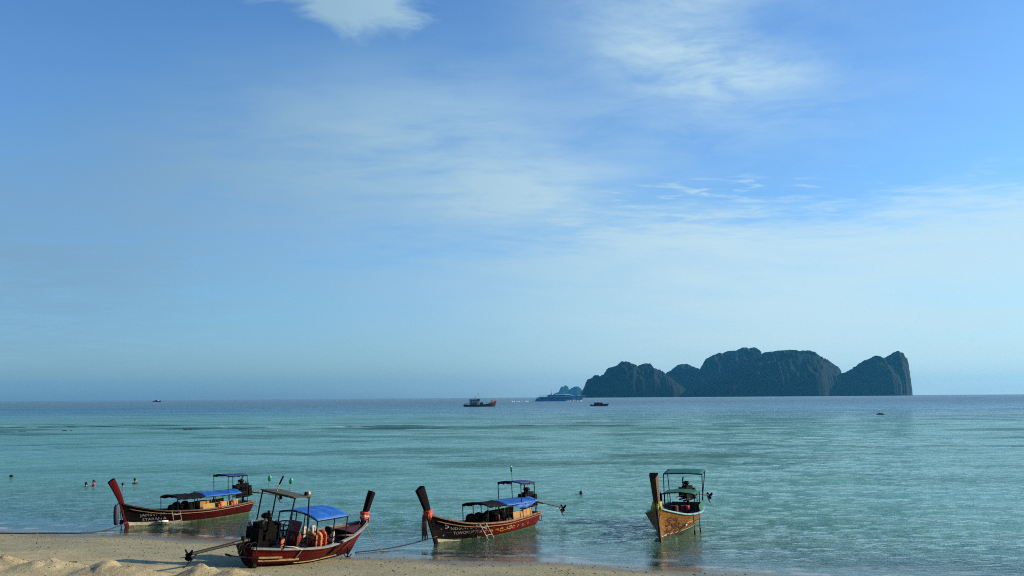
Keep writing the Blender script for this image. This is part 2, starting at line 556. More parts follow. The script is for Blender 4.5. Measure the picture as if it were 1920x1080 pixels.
def ground_z(x, y):
    d = shore_y(x) - y
    land = 0.076 * np.maximum(d, 0)
    land = np.where(d > 14, 0.076 * 14 + 0.03 * (d - 14), land)
    s = -d
    bed = -np.where(s < 26, 0.048 * s, 1.25 + 0.006 * (s - 26))
    bed = bed - 0.05 * np.maximum(s - 190, 0)
    z = np.where(d > 0, land, np.maximum(bed, -14))
    # soft ripples and footprints on dry sand
    dry = smoothstep(3.0, 7.0, d)
    z = z + dry * (fbm(x * 1.3, y * 1.3, 4, 3) - 0.5) * 0.06
    # excavated heaps of sand on the berm at the left
    h = 0
    for mx, my, sx, sy, hh in MOUNDS:
        wx_ = x + 0.35 * (fbm(x * 1.2, y * 1.2, 3, 81) - 0.5)
        e = np.clip(1 - np.sqrt(((wx_ - mx) / (sx * 1.5)) ** 2 + ((y - my) / (sy * 1.5)) ** 2), 0, 1)
        h = np.maximum(h, hh * 1.45 * e) + 0.18 * hh * e
    clod = np.clip(h * 6, 0, 1) * (0.085 * (fbm(x * 3.3, y * 3.3, 4, 33, 0.62) - 0.5) + 0.05 * np.maximum(fbm(x * 6.5 + 3, y * 6.5, 3, 35, 0.6) - 0.56, 0) * 4)
    rough = 0.35 + 0.9 * fbm(x * 1.9 + 5, y * 1.9, 4, 21, 0.55) + 0.55 * np.abs(fbm(x * 3.1, y * 3.1 + 4, 4, 24, 0.6) - 0.5) * 2
    z = z + h * rough + clod
    wet = smoothstep(-0.2, 1.5, d) * (1 - smoothstep(2.0, 5.0, d))
    z = z + wet * 0.012 * np.sin((y + x * 0.3) * 3.0)
    return z


def axis(lo, hi, step, far_lo, far_hi, n=26):
    mid = np.arange(lo, hi + step * .5, step)
    g = np.geomspace(step * 2, abs(far_hi - hi), n)
    g2 = np.geomspace(step * 2, abs(far_lo - lo), n)
    return np.concatenate([(lo - g2)[::-1], mid, hi + g])


def sand_material():
    m = bpy.data.materials.new('sand')
    m.use_nodes = True
    t = NT(m.node_tree)
    b = t.n['Principled BSDF']
    tc = t.node('ShaderNodeTexCoord')
    P = tc.outputs['Object']
    at = t.node('ShaderNodeAttribute', attribute_name='inland').outputs['Fac']
    n1 = t.noise(P, 0.7, 5, 0.6)
    n2 = t.noise(P, 9.0, 5, 0.65)
    n3 = t.noise(P, 60.0, 3, 0.6)
    dry = t.mix(t.smooth(n1, 0.35, 0.65), (0.34, 0.285, 0.165), (0.42, 0.36, 0.22))
    dry = t.mix(t.smooth(n2, 0.42, 0.70, 0, 0.5), dry, (0.30, 0.225, 0.13))
    damp = t.mix(t.smooth(n1, 0.35, 0.65), (0.265, 0.245, 0.15), (0.32, 0.295, 0.185))
    damp = t.mix(t.smooth(n2, 0.45, 0.75, 0, 0.55), damp, (0.16, 0.145, 0.10))
    damp = t.mix(t.smooth(n3, 0.60, 0.72, 0, 0.5), damp, (0.07, 0.065, 0.05))
    wet = t.mix(t.smooth(n2, 0.3, 0.7), (0.12, 0.10, 0.072), (0.15, 0.128, 0.09))
    wob = t.math('MULTIPLY', t.math('SUBTRACT', n1, 0.5), 2.0)
    ai = t.math('ADD', at, wob)
    c = t.mix(t.smooth(ai, 7.6, 10.2), damp, dry)
    wetf = t.smooth(ai, 1.2, 3.6, 1.0, 0.0)
    c = t.mix(wetf, c, wet)
    bed = t.smooth(at, -1.5, 0.2, 1.0, 0.0)
    weed = t.noise(t.vscale(P, (0.6, 1.2, 1)), 0.5, 4, 0.6)
    c = t.mix(bed, c, t.mix(t.smooth(weed, 0.42, 0.62), (0.27, 0.24, 0.125), (0.16, 0.155, 0.07)))
    t.put(b.inputs['Base Color'], c)
    sheen = t.smooth(ai, 1.0, 3.2, 1.0, 0.0)
    t.put(b.inputs['Roughness'], t.lin(sheen, 0, 1, 0.85, 0.17))
    t.put(b.inputs['Specular IOR Level'], t.lin(sheen, 0, 1, 0.15, 0.5))
    hb = t.math('ADD', t.math('MULTIPLY', n2, 1.0), t.math('MULTIPLY', n3, 0.35))
    bn = t.node('ShaderNodeBump')
    t.put(bn.inputs['Height'], hb)
    bn.inputs['Distance'].default_value = 0.05
    t.put(bn.inputs['Strength'], t.lin(sheen, 0, 1, 0.8, 0.02))
    t.put(b.inputs['Normal'], bn.outputs[0])
    return m


M['sand'] = sand_material()
ax = axis(-27, 18, 0.115, -500, 500, 24)
ay = axis(23, 46, 0.115, -300, 420, 24)
GX, GY = np.meshgrid(ax, ay)
GZ = ground_z(GX, GY)
beach = np_grid('beach', GX, GY, GZ, M['sand'], {'inland': shore_y(GX) - GY})
tag(beach, 'pale damp sand beach running down into the sea', kind='structure')

# unseen wooded slope, added behind the camera to cut the sky fill
def slope_material():
    m = bpy.data.materials.new('added_wooded_slope')
    m.use_nodes = True
    t = NT(m.node_tree)
    b = t.n['Principled BSDF']
    P = t.node('ShaderNodeTexCoord').outputs['Object']
    n = t.noise(P, 0.5, 6, 0.7)
    t.put(b.inputs['Base Color'], t.mix(t.smooth(n, 0.35, 0.65), (0.020, 0.045, 0.016), (0.055, 0.095, 0.030)))
    b.inputs['Roughness'].default_value = 0.9
    t.put(b.inputs['Normal'], t.bump(t.noise(P, 1.2, 5, 0.7), 1.0, 1.2))
    return m


hx, hy = np.meshgrid(np.linspace(-320, 160, 200), np.linspace(-150, 0, 90))
hb = 2.0 + 0.22 * np.maximum(hx - 20, 0)
back = -14 - hb - hy
hz_ = 1.2 + 30 * smoothstep(0, 26, back) + 0.5 * np.maximum(back, 0)
hz_ = hz_ + smoothstep(2, 12, back) * (10 * (fbm(hx / 9, hy / 9, 4, 71) - 0.5) + 4 * (fbm(hx / 3, hy / 3, 3, 72) - 0.5))
tag(np_grid('added_wooded_slope', hx, hy, hz_, slope_material()), 'unseen wooded slope added behind the camera to dim the sky fill', kind='structure')

# pebbles and bits of shell and coral strewn over the sand
pb = MB()
for k in range(1800):
    x = random.uniform(-24, 9)
    sy_ = float(shore_y(np.array(x)))
    y = sy_ - 1.2 - abs(random.gauss(0, 4.5))
    if y < 24:
        continue
    r = random.choice([0.008, 0.011, 0.014, 0.018, 0.028])
    z = float(ground_z(np.array(x), np.array(y)))
    pb.ellipsoid((x, y, z + r * 0.25), (r * random.uniform(1, 1.8), r * random.uniform(0.8, 1.4), r * 0.6), 5, 3, (0, 0, random.uniform(0, 3)))
for k in range(900):
    mx, my, sx_, sy2, hh = random.choice(MOUNDS)
    x, y = random.gauss(mx, sx_), random.gauss(my + .3, sy2 * .8)
    r = random.choice([0.006, 0.008, 0.011, 0.016])
    z = float(ground_z(np.array(x), np.array(y)))
    pb.ellipsoid((x, y, z + r * 0.3), (r * random.uniform(1, 2.2), r * random.uniform(0.8, 1.4), r * 0.7), 5, 3, (0, 0, random.uniform(0, 3)))
tag(pb.build('pebbles', material('pebble', (0.07, 0.06, 0.045), 0.8, 0.5, 3.0, col2=(0.2, 0.17, 0.12))), kind='stuff')


# ------------------------------------------------------------------ sea
EARTH = 6.371e6
rows = np.concatenate([np.linspace(-40, 25.5, 30), 26 * np.exp(0.0068 * np.arange(0, int(math.log(9700 / 26) / 0.0068)))])
ucols = np.concatenate([-np.geomspace(4.0, 0.63, 26), np.linspace(-0.615, 0.615, 560), np.geomspace(0.63, 4.0, 26)])
scale_u = np.maximum(rows, 26)
# beyond the view the sheet spreads wide near the shore and narrows to the horizon's own width
wide = np.where(np.abs(ucols) > 0.615, 1.0, 0.0)[None, :]
spread = np.clip(1 - np.log(scale_u / 26) / math.log(9700 / 26), 0, 1)[:, None]
uu = np.where(wide > 0, np.sign(ucols)[None, :] * (0.618 + (np.abs(ucols)[None, :] - 0.618) * (0.02 + 0.98 * spread ** 2)), ucols[None, :])
SX = scale_u[:, None] * uu
SY = np.repeat(rows[:, None], len(ucols), 1)
dep = -ground_z(np.clip(SX, -500, 500), np.clip(SY, -300, 420))
Dm = np.hypot(SX, SY)
dist_sh = SY - shore_y(SX)
dep_att = np.where(dist_sh < 26, 0.048 * dist_sh, 1.25 + 0.0045 * (dist_sh - 26))
dep_att = dep_att + 9.0 * smoothstep(125, 340, dist_sh + 60 * (fbm(SX / 90, SY / 60, 3, 5) - .5)) + 10 * smoothstep(320, 1000, dist_sh)
# waves: many small crests rolling towards the beach, damped in the shallows and below the mesh resolution
spacing = np.gradient(rows)[:, None]
damp_shore = smoothstep(0.0, 9.0, dist_sh) * 0.85 + 0.15 * smoothstep(-0.5, 0.5, dist_sh)
SZ = np.zeros_like(SX)
gust = 0.55 + 0.9 * fbm(SX / 14.0, SY / 22.0, 3, 31)
for k in range(44):
    lam = 0.55 * (16.0 ** (k / 43.0))
    ang = random.gauss(0.12, 0.42)
    kx, ky = math.sin(ang) * 2 * math.pi / lam, -math.cos(ang) * 2 * math.pi / lam
    A = 0.0031 * lam ** 0.72 * random.uniform(0.7, 1.3)
    ph = random.uniform(0, 6.28)
    res = np.clip((lam / np.maximum(spacing, 0.05) - 2.2) / 2.0, 0, 1)
    warp = 1.6 * (fbm(SX / (lam * 5), SY / (lam * 5), 2, 50 + k) - 0.5) * 3.0
    s_ = np.sin(kx * SX + ky * SY + ph + warp)
    SZ += A * res * (s_ + 0.28 * np.cos(2 * (kx * SX + ky * SY + ph + warp)))
SZ *= damp_shore * gust
# small breakers on the reef edge, further out at the left
reef_line = 178 + 26 * (fbm(SX / 60, SX * 0 + 3, 3, 8) - 0.5) - 0.10 * SX
reef_n = fbm(SX / 26.0, SY / 5.5, 4, 61)
reef_zone = np.exp(-((SY - reef_line) / 24.0) ** 2) * smoothstep(70, -30, SX)
reef = smoothstep(0.45, 0.58, reef_n) * reef_zone
reef2 = smoothstep(0.565, 0.67, fbm(SX / 20.0, SY / 6.0, 4, 77)) * smoothstep(55, 80, SY) * (1 - smoothstep(200, 300, SY)) * 0.55
reef = np.clip(reef + reef2, 0, 1)
SZ += 0.24 * smoothstep(0.52, 0.75, reef_n) * reef_zone
foam = 0.6 * smoothstep(0.67, 0.76, fbm(SX / 5.0, SY / 2.0, 3, 91)) * np.exp(-((SY - reef_line - 4) / 9.0) ** 2) * smoothstep(10, -25, SX) * smoothstep(0.45, 0.6, fbm(SX / 18, SX * 0, 2, 13))
lace = fbm(SX * 1.6, SY * 2.2, 4, 14)
swash = np.exp(-((dist_sh - 0.3 - 0.5 * (fbm(SX / 1.5, SX * 0, 3, 15) - .5)) / 0.22) ** 2) * 0.38 * smoothstep(0.46, 0.70, lace)
swash = swash + np.exp(-((dist_sh - 1.5 - 1.2 * (fbm(SX / 3.0, SX * 0, 3, 16) - .5)) / 0.3) ** 2) * 0.22 * smoothstep(0.50, 0.72, lace)
foam = np.clip(foam + swash, 0, 1)
SZ -= Dm ** 2 / (2 * EARTH)


def sea_material():
    m = bpy.data.materials.new('sea_water')
    m.use_nodes = True
    t = NT(m.node_tree)
    t.n.clear()
    out = t.node('ShaderNodeOutputMaterial')
    tc = t.node('ShaderNodeTexCoord')
    P = tc.outputs['Object']
    sep = t.node('ShaderNodeSeparateXYZ')
    t.l.new(P, sep.inputs[0])
    depth = t.node('ShaderNodeAttribute', attribute_name='depth').outputs['Fac']
    reefa = t.node('ShaderNodeAttribute', attribute_name='reef').outputs['Fac']
    foama = t.node('ShaderNodeAttribute', attribute_name='foam').outputs['Fac']
    # ripples: two scales of short crested noise
    w1 = t.noise(t.vscale(P, (1.0, 1.9, 1.0)), 2.2, 3, 0.55, 0.3)
    w2 = t.noise(t.vscale(P, (1.0, 1.6, 1.0)), 7.0, 3, 0.6, 0.2)
    w3 = t.noise(t.vscale(P, (1.0, 2.2, 1.0)), 0.35, 4, 0.6, 0.2)
    gusts = t.noise(t.vscale(P, (0.25, 1.0, 1.0)), 0.06, 3, 0.55)
    calm = t.smooth(depth, 0.0, 0.35, 0.15, 1.0)
    b1 = t.node('ShaderNodeBump')
    b1.inputs['Distance'].default_value = 0.16
    t.put(b1.inputs['Height'], w1)
    t.put(b1.inputs['Strength'], t.math('MULTIPLY', calm, t.smooth(gusts, 0.3, 0.7, 0.55, 1.0)))
    b2 = t.node('ShaderNodeBump')
    b2.inputs['Distance'].default_value = 0.035
    t.put(b2.inputs['Strength'], calm)
    t.put(b2.inputs['Height'], w2)
    t.l.new(b1.outputs[0], b2.inputs['Normal'])
    b3 = t.node('ShaderNodeBump')
    b3.inputs['Distance'].default_value = 0.35
    t.put(b3.inputs['Strength'], t.smooth(sep.outputs[1], 60, 160, 0.0, 1.0))
    t.put(b3.inputs['Height'], w3)
    t.l.new(b2.outputs[0], b3.inputs['Normal'])
    N = b3.outputs[0]
    fr = t.node('ShaderNodeFresnel')
    fr.inputs['IOR'].default_value = 1.333
    t.l.new(N, fr.inputs['Normal'])
    gl = t.node('ShaderNodeBsdfGlossy')
    gl.inputs['Color'].default_value = (0.93, 0.99, 0.95, 1)
    t.put(gl.inputs['Roughness'], t.smooth(sep.outputs[1], 50, 900, 0.05, 0.48))
    t.l.new(N, gl.inputs['Normal'])
    # scattering of the water itself
    shallow, mid, deep = (0.075, 0.215, 0.150), (0.080, 0.246, 0.212), (0.007, 0.092, 0.152)
    cc = t.mix(t.smooth(depth, 0.1, 1.4), shallow, mid)
    cc = t.mix(t.smooth(depth, 1.6, 12.0), cc, deep)
    patch = t.noise(t.vscale(P, (0.22, 1.0, 1.0)), 0.09, 5, 0.6)
    cc = t.mix(t.smooth(patch, 0.48, 0.70, 0.0, 0.35), cc, (0.020, 0.095, 0.115))
    cc = t.mix(t.math('MULTIPLY', reefa, 0.85), cc, (0.010, 0.040, 0.050))
    di = t.node('ShaderNodeBsdfDiffuse')
    t.put(di.inputs['Color'], cc)
    tr = t.node('ShaderNodeBsdfTransparent')
    t.put(tr.inputs['Color'], t.mix(t.smooth(depth, 0.0, 0.8), (0.95, 0.97, 0.95), (0.60, 0.78, 0.66)))
    turb = t.math('SUBTRACT', 1.0, t.math('EXPONENT', t.math('MULTIPLY', t.math('MAXIMUM', depth, 0.0), -2.2)))
    body = t.node('ShaderNodeMixShader')
    t.put(body.inputs[0], turb)
    t.l.new(tr.outputs[0], body.inputs[1])
    t.l.new(di.outputs[0], body.inputs[2])
    mx = t.node('ShaderNodeMixShader')
    # wind-roughened lanes and the choppy reef edge mirror less of the sky than calm water does
    chop = t.math('SUBTRACT', 1.0, t.math('MULTIPLY', t.smooth(patch, 0.46, 0.66), 0.28))
    chop = t.math('MULTIPLY', chop, t.math('SUBTRACT', 1.0, t.math('MULTIPLY', reefa, 0.78)))
    streak = t.noise(t.vscale(P, (0.05, 1.0, 1.0)), 0.035, 5, 0.65)
    chop = t.math('MULTIPLY', chop, t.smooth(streak, 0.35, 0.65, 0.90, 1.18))
    # slopes of ripples too small for the mesh, from half a metre to tens of metres
    r1 = t.noise(t.vscale(P, (0.8, 1.0, 1.0)), 2.1, 5, 0.66, 0.3)
    r2 = t.noise(t.vscale(P, (0.7, 1.0, 1.0)), 0.22, 6, 0.70, 0.3)
    rip = t.math('ADD', t.math('MULTIPLY', t.smooth(r1, 0.40, 0.60, -0.5, 0.5), t.smooth(sep.outputs[1], 30, 170, 0.60, 0.28)), t.math('MULTIPLY', t.smooth(r2, 0.40, 0.60, -0.5, 0.5), t.smooth(sep.outputs[1], 40, 140, 0.12, 0.42)))
    chop = t.math('MULTIPLY', chop, t.math('ADD', 1.0, t.math('MULTIPLY', rip, calm)))
    t.put(mx.inputs[0], t.math('MULTIPLY', chop, t.math('MULTIPLY', fr.outputs[0], t.smooth(sep.outputs[1], 60, 900, 1.14, 0.52))))
    t.l.new(body.outputs[0], mx.inputs[1])
    t.l.new(gl.outputs[0], mx.inputs[2])
    fo = t.node('ShaderNodeBsdfDiffuse')
    fo.inputs['Color'].default_value = (0.75, 0.78, 0.78, 1)
    mf = t.node('ShaderNodeMixShader')
    t.put(mf.inputs[0], t.math('MULTIPLY', foama, 0.8))
    t.l.new(mx.outputs[0], mf.inputs[1])
    t.l.new(fo.outputs[0], mf.inputs[2])
    t.l.new(mf.outputs[0], out.inputs[0])
    return m


M['sea'] = sea_material()
sea = np_grid('sea', SX, SY, SZ, M['sea'], {'depth': dep_att, 'reef': reef, 'foam': foam})
tag(sea, 'turquoise sea turning deep blue towards the horizon', kind='structure')

# ------------------------------------------------------------------ islands
ISL_D = 3500.0


def px_to_world(px, py, dist):
    """silhouette corner (in pixels of the survey photograph) as world x, z at a given distance ahead"""
    f = Vector((0, math.cos(PITCH), math.sin(PITCH)))
    r = Vector((1, 0, 0))
    u = r.cross(f)
    c, s = math.cos(ROLL), math.sin(ROLL)
    r2, u2 = c * r - s * u, c * u + s * r
    d = f + r2 * ((px - 960) / F_PX) - u2 * ((py - 540) / F_PX)
    k = dist / d.y
    return d.x * k, CAM_H + d.z * k


def island_mass(name, prof, dist, half, seed, mat, parent=None, cols=240, lean=0.0, rough=1.0):
    pts = np.array([px_to_world(a, b, dist) for a, b in prof])
    # even resampling along the outline so that steep ends keep their columns
    seg = np.hypot(np.diff(pts[:, 0]), np.diff(pts[:, 1]))
    L = np.concatenate([[0], np.cumsum(seg)])
    s = np.linspace(0, L[-1], cols)
    xs, zs = np.interp(s, L, pts[:, 0]), np.interp(s, L, pts[:, 1])
    zs = zs + (fbm(s / 9.0, s * 0, 3, seed) - 0.5) * 7.0 * rough * smoothstep(5, 40, zs)
    zs = np.maximum(zs, 0.5)
    nv = 61
    w = np.linspace(-1, 1, nv)
    W_, S_ = np.meshgrid(w, s)
    Xc = np.repeat(xs[:, None], nv, 1)
    ends = np.minimum(1.0, np.minimum(xs - xs.min(), xs.max() - xs) / (half * 0.7) + 0.12)
    hd = half * np.sqrt(ends)[:, None]
    # cross section: sheer sea cliff, then rounded forest top
    a = np.abs(W_)
    prof_h = np.clip(1 - a ** 2.6, 0, 1) ** 0.55
    rid = fbm(Xc / 55.0, W_ * half / 60.0 + 3, 5, seed + 4, 0.55)
    gul = fbm(Xc / 22.0, W_ * half / 200.0 + 8, 4, seed + 9, 0.6)
    cut = smoothstep(0.05, 0.35, a)
    H = zs[:, None] * np.clip(prof_h * (1 - cut * 0.40 * np.abs(rid - 0.45) * 2.0 * rough), 0, 1)
    Y = dist + W_ * hd + (gul - 0.5) * 26.0 * rough * cut
    Z = H - 3.0 * (a > 0.985)
    Xo = Xc + lean * (1 - H / max(zs.max(), 1)) * 0 + (fbm(Y / 40, H / 25.0, 3, seed + 2) - 0.5) * 8 * rough * cut
    Z = Z - (dist ** 2) / (2 * EARTH)
    o = np_grid(name, Xo, Y, Z, mat, None, smooth=True)
    return o


def island_material():
    m = bpy.data.materials.new('limestone_island')
    m.use_nodes = True
    t = NT(m.node_tree)
    b = t.n['Principled BSDF']
    tc = t.node('ShaderNodeTexCoord')
    P = tc.outputs['Object']
    ge = t.node('ShaderNodeNewGeometry')
    sp = t.node('ShaderNodeSeparateXYZ')
    t.l.new(ge.outputs['Normal'], sp.inputs[0])
    n1 = t.noise(P, 0.03, 6, 0.65)
    n2 = t.noise(t.vscale(P, (1, 1, 0.15)), 0.08, 5, 0.65)
    forest = t.mix(n1, (0.005, 0.009, 0.009), (0.010, 0.017, 0.014))
    rock = t.mix(t.smooth(n2, 0.48, 0.72), (0.008, 0.012, 0.016), (0.046, 0.048, 0.054))
    steep = t.math('ADD', sp.outputs[2], t.math('MULTIPLY', t.math('SUBTRACT', n1, 0.5), 1.1))
    t.put(b.inputs['Base Color'], t.mix(t.smooth(steep, -0.12, 0.18), rock, forest))
    b.inputs['Roughness'].default_value = 0.95
    b.inputs['Specular IOR Level'].default_value = 0.1
    t.put(b.inputs['Normal'], t.bump(t.noise(P, 0.05, 4, 0.6), 1.0, 5.0))
    return m


M['island'] = island_material()
P_LEFT = [(1086, 745), (1088, 743), (1093, 731), (1102, 710), (1107, 708.5), (1112, 708), (1114, 703), (1121, 703), (1124, 706), (1133, 701), (1141, 689.5), (1156.5, 686), (1160.5, 680.5),
          (1165, 678), (1171, 677), (1180, 679), (1188, 682.5), (1196, 687), (1204, 681.5), (1210, 680.5), (1217, 681), (1224, 689.5), (1236, 692.5), (1244.6, 702), (1256, 709), (1275, 722), (1300, 744)]
P_SADDLE = [(1205, 744), (1228, 715), (1245, 703), (1259.5, 693.5), (1271, 684), (1280, 682), (1288, 681.5), (1297, 686.5), (1311, 692.5), (1330, 700), (1360, 743)]
P_REAR = [(1270, 744), (1300, 705), (1313, 692), (1325, 671.5), (1336, 666), (1348.5, 661.5), (1352.5, 663), (1364, 658), (1378, 657.5), (1390, 652), (1399, 651.5), (1403.5, 655), (1407, 652),
          (1412, 650.6), (1418, 655), (1422, 663), (1432, 676), (1450, 700), (1470, 743)]
P_MAIN = [(1276, 743), (1300, 724), (1335, 706), (1372, 688), (1400, 674), (1427.5, 664), (1437, 659.5), (1460, 657), (1480, 655), (1495.6, 657.7), (1513, 657.4), (1522, 661), (1531, 667.5), (1549, 676),
          (1561, 681.6), (1567, 687), (1568, 698.4), (1570, 712), (1572, 730), (1574, 742)]
P_RIGHT = [(1540, 742), (1560, 722), (1571, 712.6), (1577, 705.5), (1586, 697.6), (1602, 691), (1614, 680.7), (1628.4, 672.8), (1635, 672), (1641, 666), (1656, 672.8), (1664, 668), (1676, 660.4),
           (1684.4, 657.4), (1692.5, 661), (1695.5, 668), (1695, 682.5), (1698, 698.4), (1699.5, 720), (1699, 737), (1698.5, 741)]
isl = [island_mass('island', P_LEFT, 3500, 170, 3, M['island']), island_mass('island', P_SADDLE, 4050, 160, 13, M['island'], cols=160),
       island_mass('island', P_REAR, 3900, 190, 23, M['island'], cols=180), island_mass('island', P_MAIN, 3480, 230, 33, M['island']),
       island_mass('island', P_RIGHT, 3420, 150, 43, M['island'])]
# the five hills are one island: join them into one mesh
bmj = bmesh.new()
for o in isl:
    bmj.from_mesh(o.data)
big = bpy.data.meshes.new('island')
bmj.to_mesh(big)
bmj.free()
big.materials.append(M['island'])
big.polygons.foreach_set('use_smooth', [True] * len(big.polygons))
for o in isl:
    bpy.data.objects.remove(o)
island = bpy.data.objects.new('island', big)
COL.objects.link(island)
tag(island, 'long limestone island with sheer cliffs and wooded tops on the horizon', kind='structure')
P_ISLET = [(1036.5, 744), (1037.5, 738), (1042, 735.5), (1047.7, 734), (1050.7, 727), (1052, 724.5), (1053.6, 723), (1056.6, 725), (1057.6, 722.6), (1059.6, 721.5), (1063, 722.5), (1065.5, 725), (1066.6, 731), (1067.2, 738), (1067.6, 744)]
P_ISLET2 = [(1065, 744), (1066.5, 731), (1068, 728.6), (1072, 726.5), (1077.4, 723.8), (1081, 723.4), (1085, 724), (1089, 728), (1092, 731), (1095, 738), (1097, 744)]
for P_ in (P_ISLET, P_ISLET2):
    o = island_mass('islet', P_, 8900, 200, 53, M['island'], cols=120, rough=0.8)
    tag(o, 'pale far islet beyond the left end of the long island', kind='structure')

# ------------------------------------------------------------------ longtail boats
def interp_pts(pts):
    xs, ys = [p[0] for p in pts], [p[1] for p in pts]

    def f(t):
        # smooth (Catmull-Rom) interpolation
        n = len(xs)
        i = max(0, min(n - 2, int(np.searchsorted(xs, t) - 1)))
        h = xs[i + 1] - xs[i]
        u = (t - xs[i]) / h
        m0 = (ys[i + 1] - ys[i - 1]) / (xs[i + 1] - xs[i - 1]) if i > 0 else (ys[1] - ys[0]) / (xs[1] - xs[0])
        m1 = (ys[i + 2] - ys[i]) / (xs[i + 2] - xs[i]) if i < n - 2 else (ys[-1] - ys[-2]) / (xs[-1] - xs[-2])
        return ((2 * u ** 3 - 3 * u ** 2 + 1) * ys[i] + (u ** 3 - 2 * u ** 2 + u) * h * m0
                + (-2 * u ** 3 + 3 * u ** 2) * ys[i + 1] + (u ** 3 - u ** 2) * h * m1)
    return f


class Hull:
    """shape of one hull: x forward from the stern, y to port, z up"""

    def __init__(s, L, rk, zb, zs, zm, bm, bs, keel, kick=0.18, bow=0.07):
        s.L, s.rk, s.zb = L, rk, zb
        s.kick = kick
        s.sheer = interp_pts([(0, zs), (0.25, zs * .45 + zm * .55 - .02), (0.45, zm), (0.72, zm + .24 * (zb - zm)), (0.9, zm + .66 * (zb - zm)), (1, zb)])
        s.beam = interp_pts([(0, bs), (0.2, bs + .66 * (bm - bs)), (0.45, bm), (0.7, bm * .80), (0.87, bm * .42 + bow * .4), (1, bow)])
        s.keel = interp_pts(keel)
        kz = keel[-1][1]
        s.Lk = L + rk / zb * kz

    def p(s, t, v, side, off=0.0):
        z0, z1 = s.keel(t), s.sheer(t)
        z = z0 + (z1 - z0) * v
        x = t * s.Lk + (t * (s.L + s.rk) - t * s.Lk) * v - s.kick * v * (1 - t) ** 3
        pw = 0.40 + 0.42 * max(0, (t - 0.35) / 0.65) ** 1.3
        b = s.beam(t)
        y = b * max(v, 0.0) ** pw
        return Vector((x, side * (y + off), z))

    def vz(s, t, z):
        z0, z1 = s.keel(t), s.sheer(t)
        return max(0.0, min(1.0, (z - z0) / (z1 - z0)))


def text_on_hull(name, txt, hull, t0, z0, h, side, length, parent, mat, slope=0.0, off=0.022):
    cu = bpy.data.curves.new('t', 'FONT')
    cu.body = txt
    cu.size = 1.0
    cu.resolution_u = 2
    to = bpy.data.objects.new('t', cu)
    COL.objects.link(to)
    dg = bpy.context.evaluated_depsgraph_get()
    me = to.evaluated_get(dg).to_mesh()
    bm = bmesh.new()
    bm.from_mesh(me)
    bmesh.ops.triangulate(bm, faces=bm.faces)
    xs = [v.co.x for v in bm.verts]
    wid = max(xs) - min(xs)
    sx = length / wid / hull.L
    for v in bm.verts:
        a, b = v.co.x - min(xs), v.co.y
        t = t0 - a * sx
        q = hull.p(t, hull.vz(t, z0 + slope * a / wid + b * h), side, off)
        v.co = q
    nm = bpy.data.meshes.new(name)
    bm.to_mesh(nm)
    bm.free()
    to.to_mesh_clear()
    bpy.data.objects.remove(to)
    bpy.data.curves.remove(cu)
    nm.materials.append(mat)
    o = bpy.data.objects.new(name, nm)
    COL.objects.link(o)
    o.parent = parent
    if len(txt) > 1:
        o['kind'] = 'stuff'             # letters a few pixels high: one part
    return o


def scrolls(name, hull, side, spots, parent, mat, off=0.024, seed=1):
    rnd = random.Random(seed)
    mb = MB()
    for (t, z, r, turns) in spots:
        ph = rnd.uniform(0, 6.28)
        pts, n = [], 14
        sgn = rnd.choice((-1, 1))
        for i in range(n):
            u = i / (n - 1)
            a = ph + sgn * u * turns * 6.28
            rr = r * (0.25 + 0.75 * u)
            tt, zz = t + rr * math.cos(a) * 1.5 / hull.L, z + rr * math.sin(a) * 0.75
            pts.append((tt, zz))
        w = r * 0.24
        rows = []
        for i in range(n):
            tt, zz = pts[i]
            k = w * math.sin(math.pi * (i + .6) / n)
            rows.append([hull.p(tt, hull.vz(tt, zz - k), side, off), hull.p(tt, hull.vz(tt, zz + k), side, off)])
        mb.grid(rows)
    return mb.build(name, mat, parent)


